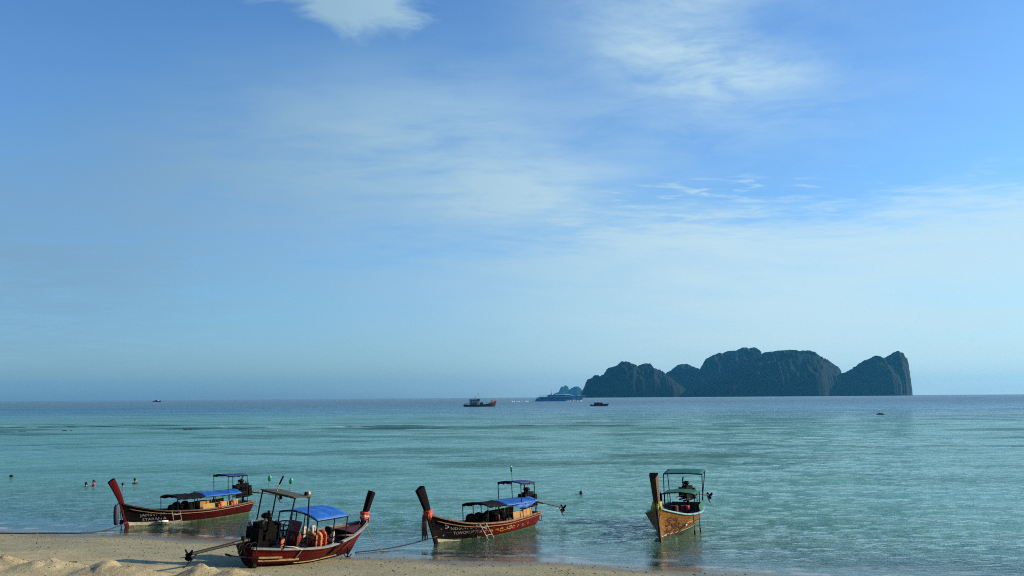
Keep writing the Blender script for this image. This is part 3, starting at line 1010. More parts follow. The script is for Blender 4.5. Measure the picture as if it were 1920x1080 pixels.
def build_hull(root, H, c):
    """c: colours"""
    NS = 26
    ts = [i / NS for i in range(NS + 1)]
    # shell: outer skin, inner skin, transom
    sh = MB()
    for side in (1, -1):
        sh.cur = 0
        sh.grid([[H.p(t, v, side, -0.014) for v in np.linspace(0, 1, 9)] for t in ts])
        sh.cur = 1
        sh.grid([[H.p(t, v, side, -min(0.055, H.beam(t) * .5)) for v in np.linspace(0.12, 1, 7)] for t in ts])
    sh.cur = 0
    n = 8
    col = [H.p(0, v, 1) for v in np.linspace(1, 0, n)] + [H.p(0, v, -1) for v in np.linspace(0, 1, n)][1:]
    col2 = [Vector((p.x + 0.05, p.y * 0.97, p.z)) for p in col]
    sh.loft([col, col2])
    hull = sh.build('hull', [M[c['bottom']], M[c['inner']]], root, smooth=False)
    # strakes
    lo = c['line']                      # function t -> z of the paint line
    bw = c['band']                      # width of the boot-top band
    nst = 3
    for side in (1, -1):
        bt = MB()
        bt.grid([[H.p(t, v * H.vz(t, lo(t)), side, 0.0) for v in np.linspace(0, 1, 4)] for t in ts])
        bt.build('bottom_plank', M[c['bottom']], hull)
        if bw > 0:
            bd = MB()
            bd.grid([[H.p(t, H.vz(t, lo(t)) * (1 - v) + v * H.vz(t, lo(t) + bw * (0.35 + 0.65 * t) * min(1.0, 0.05 + (t - c.get('band_from', 0)) / 0.18)), side, 0.006) for v in (0, 1)] for t in ts if t >= c.get('band_from', 0)])
            bd.build('waterline_band', M[c['band_mat']], hull)
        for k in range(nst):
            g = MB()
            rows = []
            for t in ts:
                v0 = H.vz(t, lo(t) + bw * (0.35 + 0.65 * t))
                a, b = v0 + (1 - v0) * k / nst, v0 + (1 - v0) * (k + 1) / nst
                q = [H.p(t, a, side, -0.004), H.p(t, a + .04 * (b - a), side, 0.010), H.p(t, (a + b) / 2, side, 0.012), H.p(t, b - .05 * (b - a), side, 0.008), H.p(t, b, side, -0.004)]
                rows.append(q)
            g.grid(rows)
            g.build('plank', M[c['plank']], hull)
    # gunwale rails
    for side in (1, -1):
        g = MB()
        rings = []
        for t in ts:
            p = H.p(t, 1, side)
            s = side
            rings.append([p + Vector((0, s * 0.035, -0.035)), p + Vector((0, s * 0.035, 0.022)), p + Vector((0, -s * 0.06, 0.022)), p + Vector((0, -s * 0.06, -0.035))])
        g.loft(rings)
        g.build('gunwale', M[c['gunwale']], root)
        if c.get('rub'):
            g = MB()
            rings = []
            for t in ts[:-1]:
                p = H.p(t, 0.86, side, 0.016)
                rings.append([p + Vector((0, 0, -0.02)), p + Vector((0, side * 0.03, -0.015)), p + Vector((0, side * 0.03, 0.015)), p + Vector((0, 0, 0.02))])
            g.loft(rings)
            g.build('rubbing_strake', M[c['rub']], root)
    # floor, thwarts, fore deck
    fl = MB()
    fl.grid([[H.p(t, H.vz(t, H.keel(t) + 0.22), s, -0.05) for s in (1, -1)] for t in ts[1:-4]])
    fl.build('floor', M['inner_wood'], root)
    for t in c.get('thwarts', (0.22, 0.38, 0.54, 0.70)):
        p = H.p(t, 0.72, 1, -0.05)
        b = MB()
        b.box((p.x, 0, p.z), (0.24, 2 * p.y, 0.035))
        b.build('bench', M['inner_red'], root)
    dk = MB()
    dk.sheet([[H.p(t, 0.93, 1, -0.05), H.p(t, 0.93, 1, -0.05) * 0.5 + H.p(t, 0.93, -1, -0.05) * 0.5 + Vector((0, 0, 0.03)), H.p(t, 0.93, -1, -0.05)] for t in np.linspace(0.83, 0.975, 6)], 0.03)
    dk.build('fore_deck', M[c.get('deck', 'inner_wood')], root)
    return hull


def build_prow(root, H, top, c, w_top=0.24, d_top=0.34, w_bot=0.15, d_bot=0.2):
    """stem timber from the keel to the sheer and the tall prow post above it"""
    foot = Vector((H.Lk, 0, H.keel(1)))
    head = Vector((H.L + H.rk, 0, H.zb))
    top = Vector(top)

    def ring(p, w, d, tilt):
        # tilt: direction along the post; the ring is square to it
        fx = Vector((math.cos(tilt), 0, math.sin(tilt)))
        return [p + fx * (d * .55) + Vector((0, -w * .35, 0)), p + fx * (d * .55) + Vector((0, w * .35, 0)), p + Vector((0, w * .5, 0)), p - fx * (d * .45) + Vector((0, w * .5, 0)),
                p - fx * (d * .45) + Vector((0, -w * .5, 0)), p + Vector((0, -w * .5, 0))]
    d1 = head - foot
    t1 = math.atan2(-d1.x, d1.z)
    d2 = top - head
    t2 = math.atan2(-d2.x, d2.z)
    s = MB()
    s.loft([ring(foot.lerp(head, k), 0.10, 0.16 + .05 * k, t1) for k in (0, .3, .6, .85, 1.0)])
    s.build('stem', M[c['stem']], root)
    ctrl = head.lerp(top, 0.45) - Vector((0.05, 0, 0))
    pr = MB()
    rings = []
    for i in range(11):
        k = i / 10
        p = head.lerp(ctrl, k).lerp(ctrl.lerp(top, k), k)
        tg = (ctrl - head).lerp(top - ctrl, k)
        tl = math.atan2(-tg.x, tg.z)
        e = k ** 0.9
        rings.append(ring(p - Vector((0, 0, 0.03 * (i == 0))), w_bot + (w_top - w_bot) * e, d_bot + (d_top - d_bot) * e, tl))
    pr.loft(rings)
    prow = pr.build('prow_post', M[c['prow']], root)
    cap = MB()
    cap.loft([[q + Vector((0, 0, .003)) for q in rings[-1]], [q + Vector((0, 0, .022)) for q in rings[-1]]])
    cap.build('end_cap', M['prow_dark'], prow)
    return head, ctrl, top


def roof(root, name, x0, x1, w, z0, z1, arch, mat, frame='tube', posts=(), sag=0.0, nx=15, ny=11, yc=0.0, th=0.018, rf=0.018, skirt=0.0, seed=1):
    """arched cover on a tube frame. posts: list of (x, side, z_base[, dx])"""
    rnd = random.Random(seed)

    def P(x, y):
        k = (x - x0) / (x1 - x0)
        q = y / w
        nb = 3.0
        return Vector((x, yc + y, z0 + (z1 - z0) * k + arch * (1 - q * q) - sag * abs(math.sin(math.pi * k * nb)) * (0.4 + 0.6 * (1 - q * q))))
    t = MB()
    rows = []
    for i in range(nx):
        x = x0 + (x1 - x0) * i / (nx - 1)
        row = []
        for j in range(ny):
            y = -w + 2 * w * j / (ny - 1)
            p = P(x, y) + Vector((0, 0, 0.02 + rnd.uniform(-1, 1) * sag * .40))
            row.append(p)
        if skirt:
            row = [row[0] + Vector((0, 0, -skirt * rnd.uniform(.5, 1)))] + row + [row[-1] + Vector((0, 0, -skirt * rnd.uniform(.5, 1)))]
        rows.append(row)
    t.sheet(rows, th)
    cover = t.build(name, M[mat], root, smooth=True)
    fr = MB()
    for x in np.linspace(x0, x1, 4):
        fr.tube([P(x, y) - Vector((0, 0, rf)) for y in np.linspace(-w, w, 9)], rf, 6)
    for y in (-w, w):
        fr.tube([P(x, y) - Vector((0, 0, rf)) for x in np.linspace(x0, x1, 5)], rf, 6)
    fr.build(name.replace('_cover', '') + '_frame', M[frame], cover)
    for po in posts:
        x, side, zb = po[:3]
        dx = po[3] if len(po) > 3 else 0.0
        p = P(x, side * w)
        m = MB()
        m.tube([(x + dx, p.y + side * (po[4] if len(po) > 4 else 0.0), zb), (x, p.y, p.z - 0.01)], rf * 1.05, 6)
        m.build('roof_post', M[frame], root)
    return P


def engine(root, at, prop, mats=('engine', 'engine_rust'), s=1.0, tiller=1.3, yaw_mat='shaft', r_sh=0.032):
    """car diesel on a swivel post, its propeller on the end of a long shaft"""
    at, prop = Vector(at), Vector(prop)
    d = (prop - at)
    yaw = math.atan2(d.y, d.x) + math.pi
    rt = Matrix.Translation(at) @ Matrix.Rotation(yaw, 4, 'Z')

    def L(p):
        return rt @ Vector((p[0] * s, p[1] * s, p[2] * s))

    def bx(mb, c, size, tilt=0.0):
        mb.box(L(c), [k * s for k in size], (0, tilt, yaw))
    mb = MB()
    bx(mb, (0.05, 0, 0.45), (0.62, 0.34, 0.42))
    bx(mb, (0.02, 0, 0.70), (0.56, 0.24, 0.14))
    bx(mb, (0.0, 0.14, 0.60), (0.48, 0.10, 0.10))
    bx(mb, (-0.28, 0, 0.42), (0.16, 0.44, 0.46))
    bx(mb, (0.05, -0.19, 0.42), (0.34, 0.08, 0.16))
    for k in range(4):
        mb.tube([L((-0.16 + k * .12, .10, .62)), L((-0.16 + k * .12, .24, .58)), L((-0.16 + k * .12, .26, .46))], 0.025 * s, 5)
        mb.tube([L((-0.16 + k * .12, -.06, .74)), L((-0.16 + k * .12, -.06, .84))], 0.018 * s, 5)
    e = mb.build('engine', M[mats[0]], root)
    m = MB()
    bx(m, (0.0, 0, 0.12), (0.80, 0.06, 0.07))
    for y in (-.17, .17):
        bx(m, (0.02, y, 0.18), (0.9, 0.05, 0.06))
    m.tube([L((0, 0, -0.35)), L((0, 0, 0.16))], 0.055 * s, 8)
    m.tube([L((-.38, -.17, .18)), L((-.38, -.17, .5)), L((-.38, .17, .5)), L((-.38, .17, .18))], .02 * s, 5)
    m.build('engine_mount', M[mats[1]], e)
    m = MB()
    m.ellipsoid(L((0.12, 0.02, 0.90)), (0.17 * s, 0.15 * s, 0.085 * s), 10, 6)
    m.tube([L((0.12, 0.02, 0.74)), L((0.12, 0.02, 0.90))], 0.05 * s, 8)
    m.build('air_filter', M[mats[0]], e)
    m = MB()
    bx(m, (0.44, 0, 0.50), (0.07, 0.40, 0.44))
    for k in range(6):
        bx(m, (0.483, 0, 0.34 + k * .06), (0.014, 0.36, 0.02))
    m.build('radiator', M[mats[1]], e)
    m = MB()
    for (x, y, z, r) in ((0.385, 0, .36, .11), (0.385, .13, .55, .06), (.385, -.12, .52, .055)):
        m.tube([L((x - .02, y, z)), L((x + .01, y, z))], r * s, 12)
    m.build('pulley', M[mats[1]], e)
    m = MB()
    m.tube([L((-0.1, -.18, .55)), L((-.12, -.28, .62)), L((-.14, -.30, 1.0)), L((-.20, -.30, 1.12))], 0.032 * s, 7)
    m.build('exhaust_pipe', M[mats[1]], e)
    m = MB()
    for k in range(7):
        a = random.uniform(0, 6.28)
        p0 = Vector((random.uniform(-.3, .35), random.uniform(-.2, .2), random.uniform(.3, .75)))
        p1 = p0 + Vector((random.uniform(-.3, .3), random.uniform(-.15, .15), random.uniform(.05, .25)))
        p2 = p1 + Vector((random.uniform(-.2, .3), random.uniform(-.15, .15), random.uniform(-.35, .0)))
        m = MB()
        m.tube([L(p0), L(p1), L((p1 + p2) / 2 + Vector((0, 0, .05))), L(p2)], 0.014 * s, 5)
        m.build('hose', M[mats[0]], e)
    # bracket arms and lever
    m = MB()
    m.tube([L((0.3, 0.1, 0.3)), L((0.7, 0.12, 0.42)), L((tiller, 0.10, 0.36))], 0.02 * s, 6)
    m.build('tiller', M['tube'], e)
    # shaft with thicker housing near the engine
    a0 = L((-0.30, 0, 0.36))
    ax_ = (prop - a0)
    m = MB()
    m.tube([a0, a0 + ax_ * .10, a0 + ax_ * .11, a0 + ax_ * .33], [0.085, 0.085, 0.065, 0.058], 8)
    m.tube([a0 + ax_ * .32, prop], r_sh, 7)
    sh = m.build('propeller_shaft', M[yaw_mat], e)
    u = ax_.normalized()
    side = u.cross(Vector((0, 0, 1))).normalized()
    up = side.cross(u)
    m = MB()
    m.tube([prop - u * .05, prop + u * .10], [0.055, 0.035], 8)
    for k in range(3):
        a = k * 2.094 + 0.5
        r_ = side * math.cos(a) + up * math.sin(a)
        tn = side * -math.sin(a) + up * math.cos(a)
        ring = []
        for (rr, wd) in ((0.03, 0.04), (0.09, 0.085), (0.15, 0.085), (0.19, 0.03)):
            cc = prop + r_ * rr
            ring.append([cc + tn * wd + u * wd * .6, cc + tn * wd * .9 + u * (wd * .6 + .012), cc - tn * wd - u * (wd * .6), cc - tn * wd * .9 - u * (wd * .6 - .012)])
        m.loft(ring)
    m.build('propeller', M[mats[1]], e)
    m = MB()
    q0, q1, q2 = a0 + ax_ * .86, prop + u * .02 - up * .32, prop + u * .16 - up * .36
    m.tube([q0, q1, q2], 0.022, 6)
    m.tube([prop - u * .10, q1], 0.016, 5)
    m.build('skeg', M[yaw_mat], e)
    return e


def ladder(root, p0, p1, width, mat, nr=3, r=0.017, hook=Vector((0, -0.12, 0.02))):
    p0, p1 = Vector(p0), Vector(p1)
    rail = MB()
    for sx in (-.5, .5):
        o = Vector((sx * width, 0, 0))
        rail.tube([p0 + o + hook, p0 + o, p0.lerp(p1, .5) + o, p1 + o], r, 6)
    lo = rail.build('ladder', M[mat], root)
    for k in range(nr):
        q = p0.lerp(p1, (k + .55) / (nr - .1))
        m = MB()
        m.tube([q + Vector((-.5 * width, 0, 0)), q + Vector((.5 * width, 0, 0))], r, 6)
        m.build('rung', M[mat], lo)
    return lo


def boat_matrix(root):
    return Matrix.Translation(root.location) @ root.rotation_euler.to_matrix().to_4x4()


def on_boat(root, mb, name, mat, label, cat, group=None, smooth=True):
    """a thing of its own that lies in, on or against a boat; mb is in the boat's own frame"""
    n = len(mb.v)
    c = Vector((sum(v[0] for v in mb.v) / n, sum(v[1] for v in mb.v) / n, min(v[2] for v in mb.v)))
    o = mb.build(name, mat, None, smooth, loc=c)
    o.location = boat_matrix(root) @ c
    o.rotation_euler = root.rotation_euler
    return tag(o, label, cat, group)


def life_jacket(root, p, yaw, mats, label, group, tilt=0.0, s=1.0):
    """two padded front panels, collar and straps"""
    p = Vector(p)
    t = thing('life_jacket', label, 'life jacket', boat_matrix(root) @ p, (0, 0, 0), group)
    t.rotation_euler = (root.rotation_euler.to_matrix() @ Euler((tilt, 0, yaw)).to_matrix()).to_euler()
    b = MB()
    for x in (-.11, .11):
        ring = []
        for z, w, d in ((0, .085, .05), (.03, .098, .066), (.22, .098, .068), (.42, .085, .06), (.50, .06, .045)):
            ring.append([(s * (x + a * w), s * q * d, s * z) for a, q in ((-1, -.6), (-.6, -1), (.6, -1), (1, -.6), (1, .6), (.6, 1), (-.6, 1), (-1, .6))])
        b.loft(ring)
    b.build('foam_panel', M[mats[0]], t, smooth=True)
    c = MB()
    c.tube([(s * -.12, 0, s * .44), (s * -.10, s * .05, s * .50), (0, s * .08, s * .52), (s * .10, s * .05, s * .50), (s * .12, 0, s * .44)], s * .075, 8)
    c.ellipsoid((0, s * .07, s * .40), (s * .13, s * .05, s * .14), 8, 6)
    c.build('collar', M[mats[1]], t, smooth=True)
    for z in (.14, .32):
        m = MB()
        m.box((0, s * -.01, s * z), (s * .43, s * .15, s * .028))
        m.build('strap', M[mats[2]], t)
    return t


def garland(root, p, r, mats, label, tails=2, seed=3, axis_tilt=0.0):
    """cloth strips wound and knotted round the prow"""
    rnd = random.Random(seed)
    p = Vector(p)
    t = thing('prow_garland', label, 'garland', boat_matrix(root) @ p, root.rotation_euler)
    for k, mt in enumerate(mats):
        m = MB()
        for j in range(2):
            z = (k - (len(mats) - 1) / 2) * 0.085 + (j - .5) * 0.04
            pts = [(math.cos(a) * (r * 1.25), math.sin(a) * r * .95, z + .02 * math.sin(3 * a + k)) for a in np.linspace(0, 6.1, 16)]
            m.tube(pts, [0.045 + 0.018 * math.sin(i * 2.1 + k) for i in range(16)], 7)
        for j in range(tails):
            a = rnd.uniform(-.6, .6) + (0.9 if k % 2 else -0.9)
            q = Vector((r * 1.25 * math.cos(a), r * math.sin(a), 0))
            m.tube([q, q * 1.35 + Vector((0, 0, -.06)), q * 1.3 + Vector((0.02, 0, -.16 - .1 * rnd.random()))], [.03, .035, .018], 6)
        m.build('cloth_strip', M[mt], t, smooth=True)
    return t


def at_root(pose, label, group='longtail boats moored along the beach'):
    X, Y, Z, yaw, roll, pit = pose
    return thing('longtail_boat', label, 'boat', (X, Y, Z), (roll, pit, yaw), group)


# ---- boat with red prow at the far left
POSE1 = (-13.6, 47.2, 0.0, -2.25, 0.02, 0.03)
b1 = at_root(POSE1, 'dark red longtail boat with bare red prow and yellow side boards, leftmost of four')
H1 = Hull(6.30, 0.30, 1.28, 0.60, 0.60, 0.86, 0.46, [(0, -0.05), (0.3, -0.24), (0.6, -0.28), (0.85, -0.26), (1.0, -0.12)])
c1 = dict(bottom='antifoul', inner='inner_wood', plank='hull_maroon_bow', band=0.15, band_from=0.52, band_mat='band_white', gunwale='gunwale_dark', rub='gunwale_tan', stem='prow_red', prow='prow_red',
          line=lambda t: 0.03 + 0.24 * max(0, t - 0.35) ** 1.5 / 0.52)
build_hull(b1, H1, c1)
hd1, ct1, tp1 = build_prow(b1, H1, (7.10, 0, 2.36), c1, 0.21, 0.30, 0.13, 0.18)
roof(b1, 'rear_roof_cover', 0.35, 1.50, 0.62, 1.96, 2.02, 0.05, 'tarp_navy', posts=[(0.37, 1, .6), (0.37, -1, .6), (1.47, 1, .62), (1.47, -1, .62)], sag=0.015, seed=3, skirt=.10)
roof(b1, 'canopy_cover', 0.80, 2.85, 0.78, 1.12, 1.17, 0.17, 'tarp_blue', posts=[(0.85, 1, .6), (0.85, -1, .6), (1.5, 1, .6), (1.4, -1, .6), (2.3, 1, .6), (2.3, -1, .6)], sag=0.03, seed=4, skirt=.05)
roof(b1, 'canopy_fore_cover', 2.88, 4.30, 0.74, 1.20, 1.28, 0.12, 'tarp_black', posts=[(3.4, 1, .62), (3.4, -1, .62), (4.27, 1, .66), (4.27, -1, .66)], sag=0.03, seed=5, skirt=.10)
for sd in (1, -1):
    for (xa, xb, mt) in ((0.92, 1.55, 'panel_yellow'), (1.57, 2.22, 'panel_yellow'), (2.24, 2.98, 'panel_yellow')):
        m = MB()
        a, b_ = H1.p(xa / 6.6, 1, sd), H1.p(xb / 6.6, 1, sd)
        m.sheet([[Vector((xa, a.y - sd * .04, a.z + .02)), Vector((xb, b_.y - sd * .04, b_.z + .02))], [Vector((xa, a.y - sd * .06, a.z + .25)), Vector((xb, b_.y - sd * .06, b_.z + .25))]], 0.02)
        m.build('side_board', M[mt], b1)
m = MB()
m.box((2.70, .25, .80), (0.5, .5, .30))
m.build('locker', M['panel_ochre'], b1)
ladder(b1, (4.40, 0.80, 0.70), (4.30, 0.92, -0.12), 0.40, 'tube_pale', 3)
m = MB()
for k in (0, 1):
    m.tube([(-.12, -.25 + .5 * k, .62), (-.42, -.25 + .5 * k, .60), (-.46, -.25 + .5 * k, -.05)], .016, 6)
for z in (.05, .3, .58):
    m.tube([(-.45, -.25, z), (-.45, .25, z)], .014, 6)
m.build('stern_ladder', M['tube_pale'], b1)
engine(b1, (0.20, 0.0, 0.72), (-2.05, 0.10, 0.62), s=1.02, tiller=1.2)
m = MB()
m.tube([(3.0, .78, 1.28), (3.0, .78, 1.45), (3.35, .6, 1.47), (3.4, .6, 1.3)], .012, 5)
m.build('hand_rail', M['tube'], b1)
m = MB()
m.box((5.0, 0.55, 0.20), (0.62, 0.05, 0.06), (0, 0, -0.35))
text_on_hull('lettering', 'JAMINY 20', H1, 0.905, 0.60, 0.18, 1, 1.05, b1, M['letter'], -0.03)
text_on_hull('lettering', 'STARAN &', H1, 0.890, 0.40, 0.17, 1, 1.02, b1, M['letter'], -0.03)
# white fender plank tied beside the ladder
fm = MB()
q0, q1 = H1.p(0.72, H1.vz(.72, .26), 1, .08), H1.p(0.80, H1.vz(.80, .30), 1, .08)
fm.tube([q0, q0.lerp(q1, .5), q1], [.045, .05, .04], 7)
on_boat(b1, fm, 'fender', M['white_paint'], 'small white fender tied low against the maroon hull beside the boarding ladder', 'fender')
# pendant of dark cloth hanging under the prow
pm = MB()
hp = hd1 + Vector((0.28, 0.02, -0.02))
pm.loft([[hp + Vector((dx * w, dy * .05, -z)) for dx, dy in ((-1, -1), (1, -1), (1, 1), (-1, 1))] for z, w in ((0, .03), (.12, .09), (.45, .11), (.80, .09), (.90, .05))])
pm.tube([hd1 + Vector((.0, 0, .14)), hp + Vector((0, 0, -.02))], .022, 5)
on_boat(b1, pm, 'prow_pendant', M['cloth_navy'], 'dark navy cloth pendant hanging from the bare red prow', 'pendant')
for k, xx in enumerate((1.30, 2.08)):
    a = H1.p(xx / 6.6, 1, 1)
    life_jacket(b1, (xx, a.y + .03, a.z - .02), 0, (('salmon', 'salmon', 'peach'), ('orange', 'orange', 'peach'))[k],
                ('pale orange life jacket on the yellow side boards nearer the engine, leftmost boat', 'bright orange life jacket on the yellow side boards amidships, leftmost boat')[k],
                'orange life jackets on the yellow side boards', s=0.55)
# dark passengers' gear heaped in the fore part
for k, (x, y, z) in enumerate(((3.1, .35, .42), (3.5, .45, .40), (3.85, .3, .42), (3.3, -.3, .45), (3.7, -.35, .45), (4.2, .1, .4))):
    life_jacket(b1, (x, y, z), random.uniform(-1, 1), ('jacket_black', 'jacket_black', 'jacket_black'), 'black life jacket standing in the dark fore part of the leftmost boat', 'black life jackets in the leftmost boat', s=.95)

# ---- boat with black prow and orange sash, in the middle
POSE3 = (0.78, 41.8, 0.0, -2.24, 0.03, 0.025)
b3 = at_root(POSE3, 'red longtail boat numbered 5 with black prow, orange sash, ladder and gold scrollwork')
H3 = Hull(6.15, 0.45, 1.36, 0.64, 0.62, 0.82, 0.48, [(0, -0.05), (0.3, -0.24), (0.6, -0.28), (0.85, -0.26), (1.0, -0.10)])
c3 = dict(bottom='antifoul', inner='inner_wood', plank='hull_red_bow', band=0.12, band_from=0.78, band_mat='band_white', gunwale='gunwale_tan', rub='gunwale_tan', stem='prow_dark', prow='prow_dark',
          line=lambda t: 0.03 + 0.22 * max(0, t - 0.55) ** 1.4 / 0.33)
build_hull(b3, H3, c3)
hd3, ct3, tp3 = build_prow(b3, H3, (7.03, 0, 2.40), c3, 0.24, 0.36)
roof(b3, 'rear_roof_cover', 0.42, 1.45, 0.64, 2.00, 2.06, 0.06, 'tarp_navy', posts=[(0.45, 1, .66), (0.45, -1, .66), (1.42, 1, .64), (1.42, -1, .64)], sag=0.015, seed=13, skirt=.13)
roof(b3, 'canopy_cover', 0.35, 2.60, 0.76, 1.18, 1.24, 0.17, 'tarp_blue', posts=[(0.5, 1, .64), (0.5, -1, .64), (1.5, 1, .62), (1.5, -1, .62), (2.5, 1, .62), (2.5, -1, .62)], sag=0.035, seed=14, skirt=.07)
roof(b3, 'canopy_fore_cover', 2.63, 3.80, 0.70, 1.30, 1.38, 0.10, 'tarp_black', posts=[(3.1, 1, .63), (3.1, -1, .63), (3.77, 1, .66), (3.77, -1, .66)], sag=0.03, seed=15, skirt=.10)
m = MB()
rows = []
for i in range(9):
    x = 0.7 + 1.3 * i / 8
    z = 1.16 - 0.20 * math.sin(math.pi * i / 8) ** .7
    rows.append([Vector((x, .78, 1.20)), Vector((x, .80 + .03 * math.sin(i * 2.2), (1.18 + z) / 2)), Vector((x, .78 + .03 * math.cos(i * 1.7), z))])
m.sheet(rows, .012)
m.build('canopy_fold', M['tarp_blue'], b3, smooth=True)
for (xa, xb) in ((0.55, 1.05), (1.07, 1.60), (1.62, 2.15)):
    for sd in (1, -1):
        m = MB()
        a, b_ = H3.p(xa / 6.6, 1, sd), H3.p(xb / 6.6, 1, sd)
        m.sheet([[Vector((xa, a.y - sd * .04, a.z + .02)), Vector((xb, b_.y - sd * .04, b_.z + .02))], [Vector((xa, a.y - sd * .07, a.z + .30)), Vector((xb, b_.y - sd * .07, b_.z + .30))]], 0.02)
        m.build('side_board', M['panel_ochre'], b3)
ladder(b3, (4.25, 0.78, 0.74), (3.75, 0.95, -0.20), 0.38, 'tube_pale', 3)
engine(b3, (0.10, 0.0, 0.74), (-2.55, 0.0, 0.50), s=1.02, tiller=1.3)
m = MB()
for k in range(2):
    cx = -.12 - .22 * k
    m.tube([(cx + .10 * math.cos(a), .30, .34 + .12 * math.sin(a)) for a in np.linspace(0, 6.28, 14)], .016, 5)
m.tube([(-.05, .30, .25), (-.5, .30, .18)], .016, 5)
m.build('stern_frame', M['rope_dark'], b3)
# aerial with a slim green lamp on the rear roof
m = MB()
m.tube([(0.95, -.2, 2.10), (0.97, -.2, 2.48)], .010, 5)
mast = m.build('lamp_stick', M['tube'], b3)
m = MB()
m.ellipsoid((0.975, -.2, 2.62), (.05, .05, .16), 8, 6)
m.build('green_lamp', M['bulb_green'], mast, smooth=True)
text_on_hull('number', '5', H3, 0.915, 0.72, 0.32, 1, 0.18, b3, M['letter_cream'], 0)
text_on_hull('lettering', 'NISSUK LABIE 30', H3, 0.875, 0.63, 0.18, 1, 1.75, b3, M['letter'], -0.12)
text_on_hull('lettering', 'TUWONDE PIER', H3, 0.86, 0.43, 0.17, 1, 1.40, b3, M['letter'], -0.10)
scrolls('scrollwork', H3, 1, [(.60, .33, .10, .8), (.555, .30, .12, .9), (.50, .30, .10, .9), (.455, .31, .13, 1.1), (.41, .32, .10, .8), (.375, .33, .13, 1.2), (.33, .31, .11, .9), (.29, .30, .08, .8), (.22, .30, .09, .9), (.16, .30, .07, .9)], b3, M['scroll_gold'], seed=5)
scrolls('scrollwork', H3, 1, [(.62, .46, .14, .5), (.66, .20, .10, .6), (.64, .10, .07, .7), (.945, .70, .05, .7), (.93, .45, .06, .6), (.58, .14, .06, .7)], b3, M['letter'], seed=8)
garland(b3, hd3 + Vector((0.02, 0, 0.02)), 0.13, ('cloth_red', 'orange', 'cloth_red'), 'red and orange sash knotted round the black prow of the boat numbered 5', 3, 4)
pm = MB()
for k in range(4):
    a = hd3 + Vector((0.16 + .03 * k, .06 - .04 * k, -.06))
    pm.tube([a, a + Vector((.06, .02, -.45)), a + Vector((-.02 + .03 * k, 0, -.88 - .05 * (k % 2)))], [.03, .045, .02], 6)
on_boat(b3, pm, 'prow_pendant', M['cloth_mauve'], 'mauve brown cloth strips hanging below the orange sash on the prow', 'pendant')
for k, (x, y, z) in enumerate(((2.5, .4, .40), (2.8, -.1, .42), (3.05, .45, .40), (3.3, .0, .42), (3.6, .4, .42), (3.85, -.1, .42), (2.6, -.4, .42), (3.2, -.4, .42), (3.65, -.4, .42))):
    life_jacket(b3, (x, y, z), random.uniform(-1.2, 1.2), ('jacket_black', 'jacket_black', 'jacket_black'), 'black life jacket stood on the benches of the boat numbered 5', 'black life jackets in the boat numbered 5', s=1.0)
m = MB()
m.ellipsoid((2.95, .55, .78), (.08, .07, .17), 8, 6)
on_boat(b3, m, 'bag', M['drum_red'], 'small crimson bag leaning inside the gunwale behind the ladder', 'bag')

# ---- varnished boat at the right
POSE4 = (8.22, 44.1, 0.0, -1.905, 0.01, 0.0)
b4 = at_root(POSE4, 'varnished brown longtail boat with teal roof and pale blue gunwale, rightmost of four')
H4 = Hull(7.0, 0.55, 1.34, 0.74, 0.72, 1.16, 0.74, [(0, -0.05), (0.3, -0.26), (0.6, -0.30), (0.85, -0.28), (1.0, -0.12)])
c4 = dict(bottom='varnish_dark', inner='inner_wood', plank='varnish', band=0.07, band_mat='band_white', gunwale='gunwale_blue', rub=None, stem='varnish_dark', prow='varnish_dark', deck='inner_wood',
          line=lambda t: 0.03 + 0.10 * t)
build_hull(b4, H4, c4)
hd4, ct4, tp4 = build_prow(b4, H4, (8.12, 0, 2.66), c4, 0.34, 0.36, 0.22, 0.22)
roof(b4, 'rear_roof_cover', -0.55, 0.72, 0.90, 2.22, 2.12, 0.03, 'tarp_teal', posts=[(0.70, 1, .74), (0.70, -1, .74), (-.4, 1, .74, .3, -.15), (-.4, -1, .74, .3, -.15)], sag=0.006, nx=13, seed=23, rf=.022)
roof(b4, 'canopy_cover', 1.75, 3.45, 0.72, 1.44, 1.46, 0.08, 'tarp_green', posts=[(1.8, 1, .72), (1.8, -1, .72), (2.6, 1, .72), (2.6, -1, .72), (3.4, 1, .72), (3.4, -1, .72)], sag=0.02, seed=24, skirt=.04, yc=0.18)
lad = MB()
la, lb = H4.p(0.66, 1, 1, .06), H4.p(0.55, 1, 1, .06)
for q in (la, lb):
    lad.tube([q + Vector((0, -.12, .02)), q, Vector((q.x, q.y + .02, .30)), Vector((q.x, q.y + .03, -.02))], .016, 6)
lo4 = lad.build('ladder', M['tube'], b4)
for z in (.52, .28):
    m = MB()
    m.tube([Vector((la.x, la.y + .02, z)), Vector((lb.x, lb.y + .02, z))], .016, 6)
    m.build('rung', M['tube'], lo4)
m = MB()
m.tube([Vector((la.x, la.y + .03, .14)), Vector((la.x - .02, la.y + .04, -.22)), Vector((lb.x + .02, lb.y + .04, -.22)), Vector((lb.x, lb.y + .03, .14))], .032, 7)
m.build('ladder_step', M['tube'], lo4)
engine(b4, (0.0, 0.1, 0.72), (-2.15, 0.85, 0.86), s=1.05, tiller=1.3)
scrolls('scrollwork', H4, 1, [(.93, .62, .22, .8), (.90, .80, .15, .8), (.90, .40, .28, .9), (.86, .60, .28, 1.0), (.84, .32, .26, .9), (.81, .50, .25, .9), (.79, .26, .20, .8), (.75, .42, .18, .8), (.73, .24, .16, .8), (.69, .34, .12, .7), (.95, .28, .16, .7), (.88, .22, .15, .8)], b4, M['scroll_red'], seed=15)
m = MB()
q0, q1 = H4.p(0.70, H4.vz(.70, .46), 1, .05), H4.p(0.60, H4.vz(.60, .46), 1, .05)
m.tube([q0, q1], .022, 6)
m.build('grab_rail', M['wood_tan'], b4)
fm = MB()
